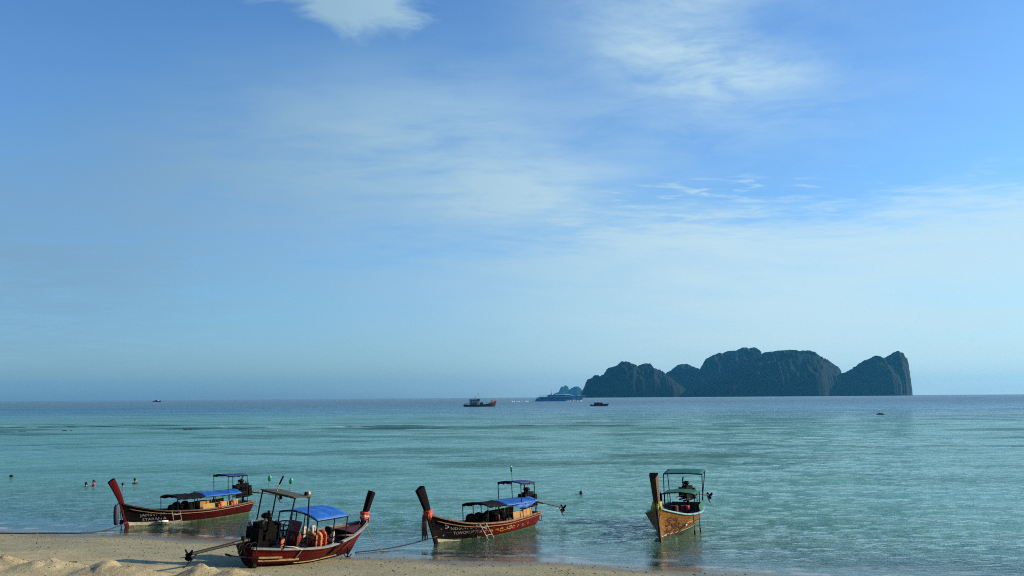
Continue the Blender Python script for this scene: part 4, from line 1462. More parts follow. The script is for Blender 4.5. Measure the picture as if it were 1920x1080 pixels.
q0 = H4.p(0.70, H4.vz(.70, .38), 1, .07)
fm.tube([q0 + Vector((.16, 0, 0)), q0, q0 - Vector((.16, 0, 0))], [.03, .045, .035], 7)
on_boat(b4, fm, 'fender', M['white_paint'], 'small cream fender lying against the varnished plank hull', 'fender')
for sd, xx in ((1, 2.2), (-1, 2.2)):
    m = MB()
    m.sheet([[Vector((1.2, sd * 1.0, .74)), Vector((3.0, sd * 1.06, .72))], [Vector((1.2, sd * .97, 1.0)), Vector((3.0, sd * 1.02, .96))]], .02)
    m.build('side_board', M['tarp_green'], b4)
garland(b4, hd4 + Vector((0.0, 0, 0.10)), 0.16, ('cloth_yellow', 'cloth_green', 'cloth_yellow'), 'yellow and green cloth garland round the prow of the varnished boat', 3, 9)
for k, (x, y, r, h, lab) in enumerate(((2.55, .36, .20, .58, 'bright red fuel drum in the varnished boat, nearer the bow than the dull one'), (2.0, -.22, .17, .50, 'dull red fuel drum standing behind the bright one in the varnished boat'))):
    t = thing('fuel_drum', lab, 'drum', boat_matrix(b4) @ Vector((x, y, .30)), b4.rotation_euler, 'red fuel drums in the varnished boat')
    m = MB()
    m.loft([[(r * q * math.cos(a), r * q * math.sin(a), z) for a in [6.283 * i / 16 for i in range(16)]] for z, q in ((0, .96), (.02, 1), (h * .33, 1), (h * .35, 1.05), (h * .37, 1), (h * .66, 1), (h * .68, 1.05), (h * .70, 1), (h - .02, 1), (h, .94))])
    m.build('drum_body', M['drum_red' if k == 0 else 'shirt_maroon'], t, smooth=False)
    m = MB()
    m.tube([(r * .5, 0, h), (r * .5, 0, h + .03)], .03, 8)
    m.build('cap', M['tube'], t)
# dark bundles hung from the canopy rail
for (x, y, z) in ((1.95, -.86, 1.10), (2.9, -.80, 1.22)):
    m = MB()
    m.ellipsoid((x, y, z), (.10, .09, .26 if z < 1.2 else .16), 8, 6, jit=.15)
    m.tube([(x, y, z), (x, y, 1.45)], .012, 5)
    on_boat(b4, m, 'hanging_bundle', M['jacket_black'], 'longer dark bundle hanging from the post at the left of the green canopy' if z < 1.2 else 'short dark bundle hanging under the left edge of the green canopy', 'bundle', 'dark bundles hanging from the green canopy')

# ---- stranded boat with its engine towards the camera
POSE2 = (-8.40, 29.3, 0.30, 1.08, 0.13, 0.01)
b2 = at_root(POSE2, 'crimson longtail boat aground on the sand with grey board roof and blue canopy')
H2 = Hull(5.05, 0.72, 0.98, 0.92, 0.72, 0.98, 0.36, [(0, 0.26), (0.25, 0.12), (0.55, 0.0), (0.85, -0.08), (1.0, -0.05)], kick=0.25, bow=0.2)
c2 = dict(bottom='hull_maroon', inner='inner_red', plank='hull_red', band=0.0, band_mat='band_white', gunwale='gunwale_pale', rub=None, stem='prow_dark', prow='prow_dark', deck='inner_red',
          line=lambda t: 0.34 - 0.16 * t, thwarts=(.30, .48, .66))
build_hull(b2, H2, c2)
hd2, ct2, tp2 = build_prow(b2, H2, (6.08, 0, 2.06), c2, 0.20, 0.26, 0.13, 0.18)
# flat roof of grey boards
rz = lambda x: 2.52 - 0.02 * (x - 1.2)
for k in range(6):
    m = MB()
    y = -.80 + 1.60 * (k + .5) / 6
    m.box((1.22, y * .90 - .12, 2.46 + random.uniform(-.004, .004)), (.84 + random.uniform(-.04, .04), 1.44 / 6 - .012, .035), (0, .07, 0))
    if k == 0:
        rp = m.build('roof_board', M['board_grey'], b2)
    else:
        m.build('roof_board', M['board_grey'], b2)
m = MB()
for x, z in ((.88, 2.445), (1.56, 2.40)):
    m.tube([(x, -.85, z), (x, .60, z)], .022, 6)
m.build('roof_beam', M['tube'], b2)
for (x, y, xb, yb, zb) in ((.88, .58, .70, .56, .84), (.88, -.82, .72, -.74, .84), (1.56, .58, 1.66, .80, .76), (1.56, -.82, 1.66, -.88, .74)):
    m = MB()
    m.tube([(xb, yb, zb), (x, y, 2.46 - .07 * (x - .88))], .024, 6)
    m.build('roof_post', M['tube'], b2)
roof(b2, 'canopy_cover', 2.10, 3.72, 0.84, 1.60, 1.60, 0.15, 'tarp_blue', posts=[(2.12, 1, .72), (2.12, -1, .72), (3.0, 1, .74), (3.0, -1, .74), (3.69, 1, .82), (3.69, -1, .82)], sag=0.025, seed=33, skirt=.03, rf=.02)
for y in (-.28, .28):
    m = MB()
    m.tube([(2.12, y, .45), (2.12, y, 1.74)], .018, 6)
    m.build('canopy_post', M['tube'], b2)
eng2 = engine(b2, (0.50, 0.02, 0.66), (-2.45, 0.02, 0.98), ('engine', 'engine'), s=1.22, tiller=1.5, r_sh=0.05)
m = MB()
m.tube([(.25, .14, 1.62), (.45, -.02, 1.66), (.6, -.14, 1.62)], .03, 6)
m.tube([(.32, -.12, 1.58), (.36, -.2, 1.74)], .02, 6)
m.build('fuel_bottle', M['engine_light'], eng2)
# steering wheel on a post
m = MB()
m.tube([(1.55 + .24 * math.cos(a), .1 + .24 * math.sin(a), 1.40 + .05 * math.cos(a)) for a in np.linspace(0, 6.283, 22)], .022, 6)
for a in (0.3, 2.4, 4.5):
    m.tube([(1.55, .1, 1.37), (1.55 + .24 * math.cos(a), .1 + .24 * math.sin(a), 1.40 + .05 * math.cos(a))], .015, 5)
sw = m.build('steering_wheel', M['tube'], b2)
m = MB()
m.tube([(1.62, .1, .55), (1.55, .1, 1.38)], .028, 6)
m.build('steering_column', M['tube'], sw)
# frame and rope coils behind the transom
m = MB()
for (cx, cz, r, ry) in ((-.62, .92, .14, .3), (-.28, .88, .17, .0), (-.05, .90, .15, -.1)):
    m.tube([(cx + r * math.cos(a), -.20 + ry * .2 * math.cos(a), cz + r * math.sin(a)) for a in np.linspace(0, 6.283, 18)], .020, 6)
m.build('stern_hoop', M['tube'], b2)
m = MB()
m.tube([(-.95, -.15, .76), (-.4, -.30, .66), (.1, -.58, .56)], .020, 6)
m.tube([(-.95, .05, .76), (-.95, -.2, .76)], .035, 6)
m.tube([(-.15, -.45, 1.05), (-.25, -.5, .80), (-.28, -.48, .36)], .018, 6)
m.tube([(-.35, 0, 1.25), (-.35, 0, .60)], .06, 7)
m.build('stern_frame', M['tube'], b2)
m = MB()
m.ellipsoid((-.10, -.30, .30), (.13, .15, .19), 10, 7, jit=.05)
on_boat(b2, m, 'fender', M['engine_rust'], 'round dark brown fender hanging at the stern of the stranded boat above the sand', 'fender')
# broken tan rubbing board low on the starboard side
m = MB()
rg = []
for t in np.linspace(0.03, 0.30, 12):
    p = H2.p(t, H2.vz(t, .50 - .33 * t), -1, .018)
    rg.append([p + Vector((0, 0, -.03)), p + Vector((0, -.045, -.025)), p + Vector((0, -.045, .025)), p + Vector((0, 0, .03))])
m.loft(rg)
m.build('rubbing_board', M['wood_tan'], b2)
m = MB()
rg = []
for t in np.linspace(0.03, 0.17, 6):
    p = H2.p(t, H2.vz(t, .60 - .33 * t), -1, .018)
    rg.append([p + Vector((0, 0, -.03)), p + Vector((0, -.04, -.025)), p + Vector((0, -.04, .025)), p + Vector((0, 0, .03))])
m.loft(rg)
m.build('rubbing_board', M['wood_tan'], b2)
m = MB()
for z, t0, t1 in ((.36, .30, .80),):
    rg = []
    for t in np.linspace(t0, t1, 14):
        p = H2.p(t, H2.vz(t, z - .36 * t), -1, .015)
        rg.append([p + Vector((0, 0, -.018)), p + Vector((0, -.03, -.012)), p + Vector((0, -.03, .012)), p + Vector((0, 0, .018))])
    m.loft(rg)
m.build('rubbing_strake', M['wood_tan'], b2)
# ropes slung over the side
m = MB()
pts = [H2.p(.16, 1, -1) + Vector((0, .25, .04)), H2.p(.22, 1, -1) + Vector((0, .0, .06))]
pts += [H2.p(.27, v, -1, .04) for v in (.97, .8, .6, .4)]
m.tube(pts, .020, 6)
on_boat(b2, m, 'rope', M['rope_white'], 'pale rope looped over the side of the stranded boat near its engine', 'rope')
m = MB()
for dt in (0, .018):
    pts = [H2.p(.70 + dt, 1, -1) + Vector((-.3, .3, .06)), H2.p(.73 + dt, 1, -1) + Vector((0, 0, .05))]
    pts += [H2.p(.76 + dt * .6, v, -1, .04) for v in (.95, .75, .5, .25)]
    m.tube(pts, .022, 6)
on_boat(b2, m, 'rope', M['cloth_mauve'], 'doubled brown rope hanging over the side near the bow of the stranded boat', 'rope')
m = MB()
p = H2.p(.58, 1, -1)
m.sheet([[p + Vector((-.14, .10, .05)), p + Vector((.14, .10, .05))], [p + Vector((-.15, -.06, .03)), p + Vector((.15, -.06, .03))], [H2.p(.56, .7, -1, .05), H2.p(.605, .7, -1, .05)], [H2.p(.565, .42, -1, .05), H2.p(.595, .42, -1, .05)]], .012)
on_boat(b2, m, 'cloth', M['jacket_black'], 'black cloth hung over the gunwale amidships on the stranded boat', 'cloth')
# red bag on the seat back
m = MB()
m.loft([[(1.95 + w * math.cos(a), -.15 + d * math.sin(a), z) for a in [6.283 * i / 10 for i in range(10)]] for z, w, d in ((.72, .10, .08), (.78, .19, .13), (.95, .23, .15), (1.10, .15, .10))])
on_boat(b2, m, 'bag', M['bag_red'], 'shiny red plastic bag in the stranded boat below the steering wheel', 'bag')
m = MB()
m.sheet([[Vector((1.82, .16, 1.10)), Vector((1.80, -.38, 1.10))], [Vector((1.86, .16, 1.30)), Vector((1.84, -.38, 1.30))], [Vector((1.93, .14, 1.48)), Vector((1.92, -.36, 1.50))]], .05)
m.build('seat_back', M['bag_dark'], b2)
m = MB()
m.box((1.84, -.10, .86), (.10, .50, .55))
m.build('helm_seat', M['inner_red'], b2)
# things on the roof
for k, (x, y, z, lab) in enumerate(((1.05, .50, 2.49, 'green float on a stick at the far end of the grey board roof'), (1.35, -.15, 2.49, 'green float on a stick at the middle of the grey board roof'))):
    t = thing('green_float', lab, 'float', boat_matrix(b2) @ Vector((x, y, z)), b2.rotation_euler, 'green floats on the board roof')
    m = MB()
    m.tube([(0, 0, 0), (0, 0, .26)], .010, 5)
    m.build('stick', M['tube_pale'], t)
    m = MB()
    m.ellipsoid((0, 0, .36), (.065, .065, .105), 10, 7)
    m.build('float_body', M['bulb_green'], t, smooth=True)
t = thing('flagstaff', 'short dark and white banded staff standing on the grey board roof', 'staff', boat_matrix(b2) @ Vector((1.15, .22, 2.48)), b2.rotation_euler)
m = MB()
m.tube([(0, 0, 0), (.03, -.05, .22)], .018, 6)
m.build('staff_foot', M['cloth_cream'], t)
m = MB()
m.tube([(.03, -.05, .22), (.08, -.13, .50)], .028, 6)
m.build('staff_top', M['jacket_black'], t)
t = thing('roof_lamp', 'small round lamp on the near end of the grey board roof', 'lamp', boat_matrix(b2) @ Vector((1.50, -.72, 2.475)), b2.rotation_euler)
m = MB()
m.tube([(0, 0, 0), (0, 0, .10)], [.06, .05], 8)
m.build('lamp_base', M['engine_rust'], t)
m = MB()
m.ellipsoid((.06, -.06, .07), (.06, .06, .07), 8, 6)
m.build('lamp_glass', M['cloth_cream'], t, smooth=True)
garland(b2, hd2 + Vector((.03, 0, .24)), 0.115, ('cloth_red', 'cloth_cream', 'cloth_red'), 'red and cream garland round the dark prow of the stranded boat', 2, 6)
# life jackets: grey ones along the far side, orange ones on the near bench
for k in range(5):
    t_ = .40 + .065 * k
    p = H2.p(t_, .80, 1, -.16)
    life_jacket(b2, (p.x, p.y, p.z - .12), 0.2, ('jacket_grey', 'jacket_grey', 'jacket_black'), ('first', 'second', 'third', 'fourth', 'last')[k] + ' grey life jacket from the engine along the far side of the stranded boat', 'grey life jackets along the far gunwale', s=.88)
labs = ['salmon and peach life jacket nearest the engine in the stranded boat\'s bench row', 'peach life jacket between two others in the stranded boat\'s bench row', 'bright orange life jacket nearest the bow in the stranded boat\'s bench row']
for k in range(3):
    life_jacket(b2, (2.75 + .26 * k, -.20, .50), 1.57, (('salmon', 'peach', 'jacket_black'), ('peach', 'peach', 'orange'), ('orange', 'orange', 'salmon'))[k], labs[k], 'orange life jackets on the bench of the stranded boat', s=.92)
for k, (x, y, z) in enumerate(((3.60, -.35, .52), (3.78, -.05, .55))):
    life_jacket(b2, (x, y, z), 0.5 + k, ('jacket_grey', 'jacket_black', 'jacket_black'), ('grey and black life jacket near the bow by the near gunwale, stranded boat', 'grey and black life jacket propped amidships nearest the bow, stranded boat')[k], 'grey and black life jackets near the bow', s=.9)
life_jacket(b2, (0.95, -.45, .70), .4, ('salmon', 'jacket_black', 'jacket_black'), 'salmon life jacket half hidden behind the engine of the stranded boat', None, s=.75)

# ------------------------------------------------------------------ mooring ropes
def sag_line(a, b, sag, n=14):
    a, b = Vector(a), Vector(b)
    return [a.lerp(b, i / (n - 1)) - Vector((0, 0, sag * math.sin(math.pi * i / (n - 1)))) for i in range(n)]


def world_rope(pts, r, mat, label, name='mooring_rope'):
    m = MB()
    m.tube(pts, r, 6)
    c = Vector(pts[-1])
    o = m.build(name, M[mat], None, True, loc=c)
    return tag(o, label, 'rope')


def gz(x, y):
    return float(ground_z(np.array(float(x)), np.array(float(y))))


s1 = boat_matrix(b1) @ H1.p(0.985, .42, 1, .02)
ends = [(-18.6, 40.3), (-20.6, 39.6), (-23.5, 39.0), (-26.0, 38.6)]
pts = sag_line(s1, (ends[0][0], ends[0][1], gz(*ends[0]) + .03), .12, 10)
for a, b in zip(ends[:-1], ends[1:]):
    for k in range(1, 7):
        x, y = a[0] + (b[0] - a[0]) * k / 6, a[1] + (b[1] - a[1]) * k / 6
        pts.append(Vector((x, y, gz(x, y) + .025)))
world_rope(pts, .024, 'rope_dark', 'mooring rope from the leftmost boat lying across the wet sand')
m = MB()
pa = boat_matrix(b1) @ (hd1 + Vector((.1, .03, -.25)))
pb_ = s1 + Vector((-.32, -.02, -.02))
m.tube(sag_line(pa, pb_, .0, 4), .018, 5)
m.tube(sag_line(pa + Vector((.14, 0, -.05)), pb_ + Vector((.10, 0, .02)), .0, 4), .018, 5)
m.ellipsoid(pb_, (.10, .08, .11), 8, 6, jit=.2)
m.tube([pb_, pb_ + Vector((0, 0, -.35))], .02, 5)
tag(m.build('rope_bundle', M['rope_dark'], None, True, loc=pb_), 'dark knotted rope bundle hanging beside the stem of the leftmost boat', 'rope')
s3 = boat_matrix(b3) @ H3.p(0.985, .40, 1, .02)
e3 = (-5.95, 34.9)
world_rope(sag_line(s3, (e3[0], e3[1], gz(*e3) + .03), .10, 18), .022, 'rope_dark', 'mooring rope from the boat numbered 5 running down to the sand')
s2 = boat_matrix(b2) @ Vector((5.75, -.1, .92))
world_rope(sag_line(s2, (-4.75, 35.6, -.05), .30, 14), .014, 'rope_tan', 'thin tan rope drooping from the bow of the stranded boat into the water')
m = MB()
ax0, ay0 = -5.95, 33.35
az0 = gz(ax0, ay0)
m.tube([(ax0, ay0, az0 + .02), (ax0, ay0, az0 + .34)], .018, 6)
m.tube([(ax0 - .14, ay0, az0 + .12), (ax0 - .08, ay0, az0 + .03), (ax0, ay0, az0 + .02), (ax0 + .08, ay0, az0 + .03), (ax0 + .14, ay0, az0 + .12)], .018, 6)
tag(m.build('anchor', M['engine_rust'], None, False, loc=(ax0, ay0, az0)), 'small dark anchor on the sand under the bow of the stranded boat', 'anchor')

# ------------------------------------------------------------------ boats far out
def ship_hull(stations, mat, parent, name='hull', smooth=True):
    """stations: (x, half beam at deck, half beam at waterline, deck z, bottom z)"""
    m = MB()
    rings = []
    for x, bd, bwl, zd, zb, xo in stations:
        rings.append([(x + xo, bd, zd), (x + xo * .5, (bd * .55 + bwl * .45), zb + (zd - zb) * .5), (x, bwl, zb), (x, -bwl, zb), (x + xo * .5, -(bd * .55 + bwl * .45), zb + (zd - zb) * .5), (x + xo, -bd, zd)])
    m.loft(rings)
    return m.build(name, mat, parent, False)


def drop(x, y):
    return -(x * x + y * y) / (2 * EARTH)


# wooden fishing trawler
X, Y = -19.2, 534.0
tr = thing('fishing_trawler', 'dark wooden fishing trawler with cream wheelhouse and raised bow', 'fishing boat', (X, Y, drop(X, Y)), (0, 0, 0.06))
ship_hull([(-9.6, 1.6, 1.0, 1.5, .3, 0), (-8.5, 2.1, 1.7, 1.25, -.4, 0), (-5, 2.4, 2.1, .95, -.7, 0), (0, 2.5, 2.2, 1.0, -.8, 0), (4, 2.3, 1.8, 1.55, -.8, 0), (7, 1.7, 1.0, 2.5, -.7, .3), (8.4, .9, .35, 3.4, -.5, .9), (8.8, .25, .08, 3.9, -.3, 1.2)], M['trawl_hull'], tr)
m = MB()
m.loft([[(x, s * y, z) for (s, y, z) in ((1, b_, z0), (1, b_ + .06, z1), (-1, b_ + .06, z1), (-1, b_, z0))] for x, b_, z0, z1 in ((5.8, 2.0, 1.6, 2.3), (7.4, 1.62, 2.2, 3.0), (8.8, 1.0, 2.75, 3.75), (9.9, .3, 3.25, 4.35))])
m.build('bow_bulwark', M['trawl_bow'], tr)
m = MB()
m.box((-3.9, 0, 2.4), (4.4, 3.0, 2.9))
m.build('cabin', M['trawl_grey'], tr)
m = MB()
m.box((-.9, 0, 2.7), (1.5, 2.7, 3.5), taper=.92)
wh = m.build('wheelhouse', M['trawl_cream'], tr)
for y in (-.8, 0, .8):
    m = MB()
    m.box((-.13, y, 3.6), (.06, .55, .7))
    m.build('window', M['glass_dark'], wh)
for x in (-1.2, -.65):
    m = MB()
    m.box((x, -1.30, 3.55), (.42, .06, .65))
    m.build('window', M['glass_dark'], wh)
for x in (-5.4, -4.4, -3.4, -2.4):
    m = MB()
    m.box((x, -1.53, 2.7), (.5, .06, .6))
    m.build('window', M['white_paint'], tr)
m = MB()
m.box((-3.1, 0, 4.35), (6.3, 3.6, .45))
m.build('roof', M['ship_dark'], tr)
m = MB()
m.tube([(-2.8, 0, 4.5), (-2.8, 0, 6.8)], [.16, .10], 6)
m.tube([(-.6, 0, 4.5), (-.6, 0, 7.6)], .07, 5)
m.tube([(-.6, 0, 7.4), (-1.5, .4, 7.6)], .05, 5)
m.tube([(6.6, 0, 2.0), (6.6, 0, 3.8)], .16, 6)
m.build('mast', M['tube'], tr)
m = MB()
m.box((1.0, 0, 1.7), (2.2, 2.4, 1.5), taper=.7)
m.build('net_pile', M['trawl_hull'], tr)
m = MB()
for x in (-8.8, -8.0, -7.2):
    m.tube([(x, -1.8, 1.2), (x, -1.8, 2.0)], .08, 5)
m.tube([(-9.2, -1.8, 2.0), (-6.4, -1.8, 2.0)], .07, 5)
m.build('stern_rail', M['trawl_grey'], tr)

# passenger cruiser
X, Y = 52.9, 1026.0
cr = thing('cruise_yacht', 'long blue and white passenger yacht passing before the islands', 'ship', (X, Y, drop(X, Y)), (0, 0, 0.02))
ship_hull([(-28.5, 4.0, 3.6, 3.0, -.5, 1.6), (-22, 4.6, 4.2, 4.6, -1, 0), (-8, 4.8, 4.4, 4.7, -1, 0), (6, 4.7, 3.9, 5.0, -1, 0), (15, 3.8, 2.4, 5.6, -1, 1.2), (20, 2.2, .9, 6.2, -1, 4.5), (21.5, .3, .1, 6.8, -1, 8.5)], M['ship_blue'], cr)
m = MB()
m.loft([[(x, s * b_, z) for s, b_, z in ((1, b0, z0), (1, b1_, z1), (-1, b1_, z1), (-1, b0, z0))] for x, b0, z0, b1_, z1 in ((-26, 4.3, 4.5, 4.2, 5.1), (-8, 4.86, 4.7, 4.8, 5.3), (6, 4.76, 5.0, 4.7, 5.6), (16, 3.9, 5.7, 3.8, 6.0), (24.5, 2.1, 6.3, 2.0, 6.5))])
m.build('white_sheer_line', M['ship_teal'], cr)
for x in np.linspace(-20, 12, 11):
    m = MB()
    m.box((x, -4.86, 3.55), (2.0, .12, .8))
    m.build('window', M['glass_dark'], cr)
m = MB()
m.loft([[(x, 3.9 * k, 4.8), (x - dx, 3.5 * k, h), (x - dx, -3.5 * k, h), (x, -3.9 * k, 4.8)] for x, k, h, dx in ((-14.0, .95, 6.9, 0), (4.0, 1, 7.4, 0), (13.5, .75, 7.2, 1.5), (17.5, .5, 5.6, 1))])
up = m.build('saloon', M['ship_blue'], cr)
m = MB()
m.loft([[(x, 3.95 * k, 5.6), (x, 3.80 * k, 6.5), (x, -3.80 * k, 6.5), (x, -3.95 * k, 5.6)] for x, k in ((-13, .95), (4, 1.0), (11, .84))])
m.build('window_strip', M['glass_dark'], up)
m = MB()
m.loft([[(x, 3.0 * k, z), (x, 2.6 * k, z + .75), (x, -2.6 * k, z + .75), (x, -3.0 * k, z)] for x, k, z in ((-5, .9, 7.3), (6, 1, 7.5), (11, .85, 6.9), (14.5, .6, 5.7))])
m.build('bridge_roof', M['white_paint'], cr)
m = MB()
m.loft([[(x, 3.0, 6.9), (x + .8, 2.6, h), (x + .8, -2.6, h), (x, -3.0, 6.9)] for x, h in ((-14, 7.2), (-11, 8.2), (-9.5, 9.2), (-8.5, 7.4))])
m.build('radar_arch', M['white_paint'], cr)
m = MB()
m.tube([(-9.4, 0, 8.8), (-9.8, 0, 13.6)], [.22, .10], 6)
m.build('mast', M['ship_dark'], cr)
m = MB()
for x in np.linspace(-23, -15, 6):
    m.tube([(x, -3.8, 4.9), (x, -3.8, 6.4)], .10, 5)
m.box((-19, 0, 6.55), (9.0, 7.6, .18))
m.build('aft_awning', M['ship_dark'], cr)
m = MB()
m.box((18.3, 0, 6.6), (2.2, 1.4, .9), taper=.7)
m.build('anchor_winch', M['ship_dark'], cr)

# small motor boat to the right of the yacht
X, Y = 49.3, 520.0
sp = thing('speedboat', 'small dark speedboat with white cabin top right of the passenger yacht', 'boat', (X, Y, drop(X, Y)), (0, 0, 0.05))
ship_hull([(-4.8, 1.3, 1.2, .85, -.2, 0), (-2, 1.45, 1.3, .95, -.3, 0), (1.5, 1.4, 1.0, 1.15, -.3, 0), (3.6, .95, .5, 1.35, -.2, .4), (4.6, .2, .06, 1.5, -.1, .9)], M['ship_dark'], sp)
m = MB()
m.loft([[(x, s * b_, z) for s, b_, z in ((1, b0, .1), (1, b0 + .05, .45), (-1, b0 + .05, .45), (-1, b0, .1))] for x, b0 in ((-4.8, 1.26), (-2, 1.38), (1.5, 1.16), (3.2, .75), (4.4, .2))])
m.build('hull_stripe', M['trawl_grey'], sp)
m = MB()
m.loft([[(x, 1.1, .95), (x - dx, .95, h), (x - dx, -.95, h), (x, -1.1, .95)] for x, h, dx in ((-3.0, 2.05, 0), (-.6, 2.15, 0), (1.6, 2.05, .5), (2.6, 1.25, .3))])
cab = m.build('cabin', M['shirt_maroon'], sp)
for x in (-2.2, -1.1, 0.0):
    m = MB()
    m.box((x, -1.06, 1.65), (.8, .06, .42))
    m.build('window', M['glass_dark'], cab)
m = MB()
m.box((-1.2, 0, 2.36), (3.9, 2.1, .36), taper=.8)
m.build('cabin_top', M['white_paint'], sp)
m = MB()
m.box((-5.0, 0, .7), (.5, .5, .9))
m.build('outboard_motor', M['engine'], sp)

# faint boat near the horizon at the left
X, Y = -690.0, 1770.0
fb = thing('distant_boat', 'tiny dark boat near the horizon at the far left of the sea', 'boat', (X, Y, drop(X, Y)), (0, 0, 0.0))
ship_hull([(-7.5, 1.9, 1.7, 1.5, -.4, 0), (0, 2.2, 1.9, 1.6, -.5, 0), (5.5, 1.6, .9, 2.0, -.5, .6), (7.5, .3, .1, 2.6, -.4, 1.2)], M['ship_dark'], fb)
m = MB()
m.box((-1.0, 0, 2.6), (5.0, 2.6, 1.8), taper=.85)
m.build('cabin', M['trawl_grey'], fb)
m = MB()
m.box((2.0, 0, 3.0), (1.8, 2.2, 1.2), taper=.8)
m.build('wheelhouse', M['white_paint'], fb)

# wake of the yacht
fo = MB()
rnd = random.Random(5)


def foam_patch(cx, cy, lx, ly, n):
    for k in range(n):
        x, y = cx + rnd.uniform(-lx, lx), cy + rnd.uniform(-ly, ly)
        a, b_ = rnd.uniform(.6, 2.2), rnd.uniform(.4, 1.2)
        fo.ellipsoid((x, y, drop(x, y) + .1), (a, b_, rnd.uniform(.25, .6)), 7, 4, jit=.2)


foam_patch(66, 1021, 6, .7, 26)
foam_patch(74, 1020, 3, .6, 10)
foam_patch(22, 1028, 2, 1.2, 8)
foam_patch(8, 1034, 9, 3, 26)
fmat = material('foam', (0.80, 0.84, 0.86), 0.8, 0.05, 2.0)
tag(fo.build('foam', fmat, None, True), 'white wake of the passenger yacht', kind='stuff')

# ------------------------------------------------------------------ swimmers
def person(loc, yaw, shirt, label, arms=0.0, lean=0.0):
    t = thing('person', label, 'person', loc, (0, 0, yaw), 'people in the water')
    me = bpy.data.meshes.new('body')
    J = {'pelvis': (0, 0, -.62), 'waist': (0, 0, -.44), 'chest': (0, -.01, -.20), 'neckb': (0, .0, -.02), 'neck': (0, .0, .055), 'jaw': (0, .035, .12), 'skull': (0, .0, .20), 'crown': (0, -.01, .265),
         'nose': (0, .115, .165), 'earl': (.082, -.005, .17), 'earr': (-.082, -.005, .17),
         'shl': (.17, -.01, -.07), 'ell': (.28, .08, -.30), 'wrl': (.24, .30, -.38 + arms), 'hal': (.21, .40, -.39 + arms),
         'shr': (-.17, -.01, -.07), 'elr': (-.28, .08, -.30), 'wrr': (-.24, .30, -.38), 'har': (-.21, .40, -.39),
         'hipl': (.10, 0, -.70), 'knl': (.13, .12, -1.08), 'anl': (.12, -.05, -1.46), 'tol': (.13, .12, -1.52),
         'hipr': (-.10, 0, -.70), 'knr': (-.13, .16, -1.06), 'anr': (-.12, -.02, -1.44), 'tor': (-.13, .15, -1.50)}
    Rr = {'pelvis': .14, 'waist': .125, 'chest': .145, 'neckb': .075, 'neck': .056, 'jaw': .066, 'skull': .092, 'crown': .066, 'nose': .014, 'earl': .017, 'earr': .017,
          'shl': .072, 'ell': .046, 'wrl': .032, 'hal': .034, 'shr': .072, 'elr': .046, 'wrr': .032, 'har': .034,
          'hipl': .095, 'knl': .062, 'anl': .042, 'tol': .036, 'hipr': .095, 'knr': .062, 'anr': .042, 'tor': .036}
    E = [('pelvis', 'waist'), ('waist', 'chest'), ('chest', 'neckb'), ('neckb', 'neck'), ('neck', 'jaw'), ('jaw', 'skull'), ('skull', 'crown'), ('jaw', 'nose'), ('skull', 'earl'), ('skull', 'earr'),
         ('chest', 'shl'), ('shl', 'ell'), ('ell', 'wrl'), ('wrl', 'hal'), ('chest', 'shr'), ('shr', 'elr'), ('elr', 'wrr'), ('wrr', 'har'),
         ('pelvis', 'hipl'), ('hipl', 'knl'), ('knl', 'anl'), ('anl', 'tol'), ('pelvis', 'hipr'), ('hipr', 'knr'), ('knr', 'anr'), ('anr', 'tor')]
    names = list(J)
    me.from_pydata([J[n] for n in names], [(names.index(a), names.index(b)) for a, b in E], [])
    o = bpy.data.objects.new('body', me)
    COL.objects.link(o)
    o.parent = t
    md = o.modifiers.new('skin', 'SKIN')
    for i, n in enumerate(names):
        sv = me.skin_vertices[0].data[i]
        sv.radius = (Rr[n], Rr[n] * (.72 if n in ('chest', 'pelvis', 'waist') else 1.0))
        sv.use_root = n == 'pelvis'
    sb = o.modifiers.new('subsurf', 'SUBSURF')
    sb.levels = sb.render_levels = 2
    me.materials.append(M['skin'])
    h = MB()
    rings = []
    for z, rx, ry, dy in ((.13, .070, .055, -.045), (.17, .092, .080, -.03), (.22, .097, .098, -.012), (.27, .080, .085, -.010), (.300, .040, .045, -.01)):
        rings.append([(rx * math.cos(a) * random.uniform(.96, 1.04), dy + ry * math.sin(a), z) for a in [6.283 * k / 14 for k in range(14)]])
    h.loft(rings)
    h.build('hair', M['hair'], o, smooth=True)
    if shirt:
        sh = MB()
        rings = []
        for z, rx, ry in ((-.66, .165, .125), (-.45, .150, .110), (-.25, .170, .125), (-.10, .195, .115), (-.035, .16, .09), (.012, .075, .07)):
            rings.append([(rx * math.cos(a), ry * math.sin(a) - .005, z) for a in [6.283 * k / 16 for k in range(16)]])
        sh.loft(rings)
        for sx in (-1, 1):
            sh.tube([(sx * .16, -.01, -.075), (sx * .235, .03, -.18), (sx * .265, .065, -.26)], [.085, .070, .062], 9)
        sh.build('shirt', M[shirt], o, smooth=True)
    ey = MB()
    for sx in (-1, 1):
        ey.ellipsoid((sx * .032, .098, .185), (.011, .006, .007), 6, 4)
    ey.build('eyes', M['eye'], o)
    return t


person((-28.45, 62.6, 0.07), 2.2, 'shirt_red', 'person with dark hair and red top shoulder deep left of the red prow')
person((-28.78, 62.2, -0.03), 1.0, 'shirt_navy', 'person in navy low in the water beside the bather in the red top')
person((-26.05, 61.6, -0.03), 0.3, None, 'person with only the dark haired head above water, right of the red prow')
person((-26.10, 63.7, 0.08), -0.5, 'shirt_maroon', 'person in maroon top chest deep in the sea, furthest right of the bathers')

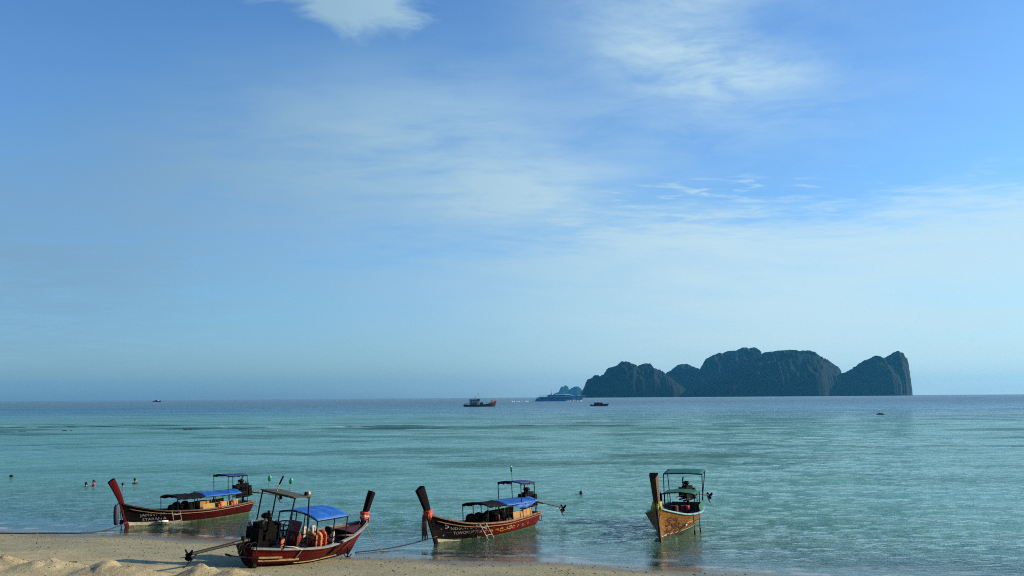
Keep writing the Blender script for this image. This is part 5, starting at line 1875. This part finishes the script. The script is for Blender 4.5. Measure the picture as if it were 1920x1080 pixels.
# ------------------------------------------------------------------ small floating things
m = MB()
m.ellipsoid((4.05, 55.4, .04), (.11, .11, .11), 10, 7)
by = m.build('mooring_buoy', M['buoy_dark'], None, True, loc=(4.05, 55.4, 0))
tag(by, 'small round dark buoy afloat between the boat numbered 5 and the varnished boat', 'buoy')
m = MB()
m.tube([(4.05, 55.4, .13), (4.05, 55.4, .18)], .03, 6)
k_ = m.build('ring', M['tube'], by, loc=(4.05, 55.4, 0))
k_.location = (0, 0, 0)
m = MB()
m.ellipsoid((-38.2, 70.2, .04), (.17, .11, .11), 9, 6)
tag(m.build('buoy', M['buoy_dark'], None, True, loc=(-38.2, 70.2, 0)), 'tiny dark float alone at the left edge of the sea, left of the bathers', 'buoy')
m = MB()
m.tube([(102.4, 258, .0), (103.2, 258.2, .22), (104.2, 258.3, .20), (104.9, 258.2, .02)], [.10, .22, .24, .10], 7)
tag(m.build('driftwood_log', M['driftwood'], None, True, loc=(103.5, 258.2, 0)), 'dark log adrift on the open sea below the cliffs at the right', 'log')

# rocks of the reef breaking the surface at the left
rk = MB()
rnd = random.Random(9)
RX = [(-100.4, 166), (-90, 168.5), (-83, 171), (-61, 172)]
for (x, y) in RX:
    m = MB()
    for k in range(3):
        m.ellipsoid((x + rnd.uniform(-.6, .6), y + rnd.uniform(-.4, .4), -.02), (rnd.uniform(.25, .5), rnd.uniform(.2, .4), rnd.uniform(.08, .15)), 9, 5, jit=.18)
    tag(m.build('reef_rock', M['driftwood'], None, False, loc=(x, y, 0)), 'low dark reef rock awash in the line of small waves at the left', 'rock', 'reef rocks awash')

# scraps of dark driftwood on the heaps of sand
for (x, y, yaw, l, lab) in ((-15.25, 27.3, .2, .38, 'dark scrap of driftwood at the far left of the sand heaps'), (-12.95, 27.25, .5, .34, 'short dark stick lying on the crest of the middle sand heap')):
    z = gz(x, y)
    m = MB()
    m.tube([(x - l / 2 * math.cos(yaw), y - l / 2 * math.sin(yaw), z + .02), (x, y, z + .06), (x + l / 2 * math.cos(yaw), y + l / 2 * math.sin(yaw), z + .07)], [.03, .045, .025], 7)
    tag(m.build('driftwood', M['driftwood'], None, True, loc=(x, y, z)), lab, 'driftwood', 'driftwood scraps on the sand heaps')

# ------------------------------------------------------------------ haze
hz = MB()
hz.box((0, 4980, 78), (15600, 10960, 236))
haze = hz.build('haze', None)
hm = bpy.data.materials.new('haze')
hm.use_nodes = True
ht = NT(hm.node_tree)
ht.n.clear()
ho = ht.node('ShaderNodeOutputMaterial')
hv = ht.node('ShaderNodeVolumePrincipled')
hv.inputs['Color'].default_value = (0.09, 0.53, 1.0, 1)
hv.inputs['Density'].default_value = 5.2e-5
hv.inputs['Anisotropy'].default_value = 0.3
ht.l.new(hv.outputs[0], ho.inputs['Volume'])
haze.data.materials.clear()
haze.data.materials.append(hm)
tag(haze, kind='stuff')
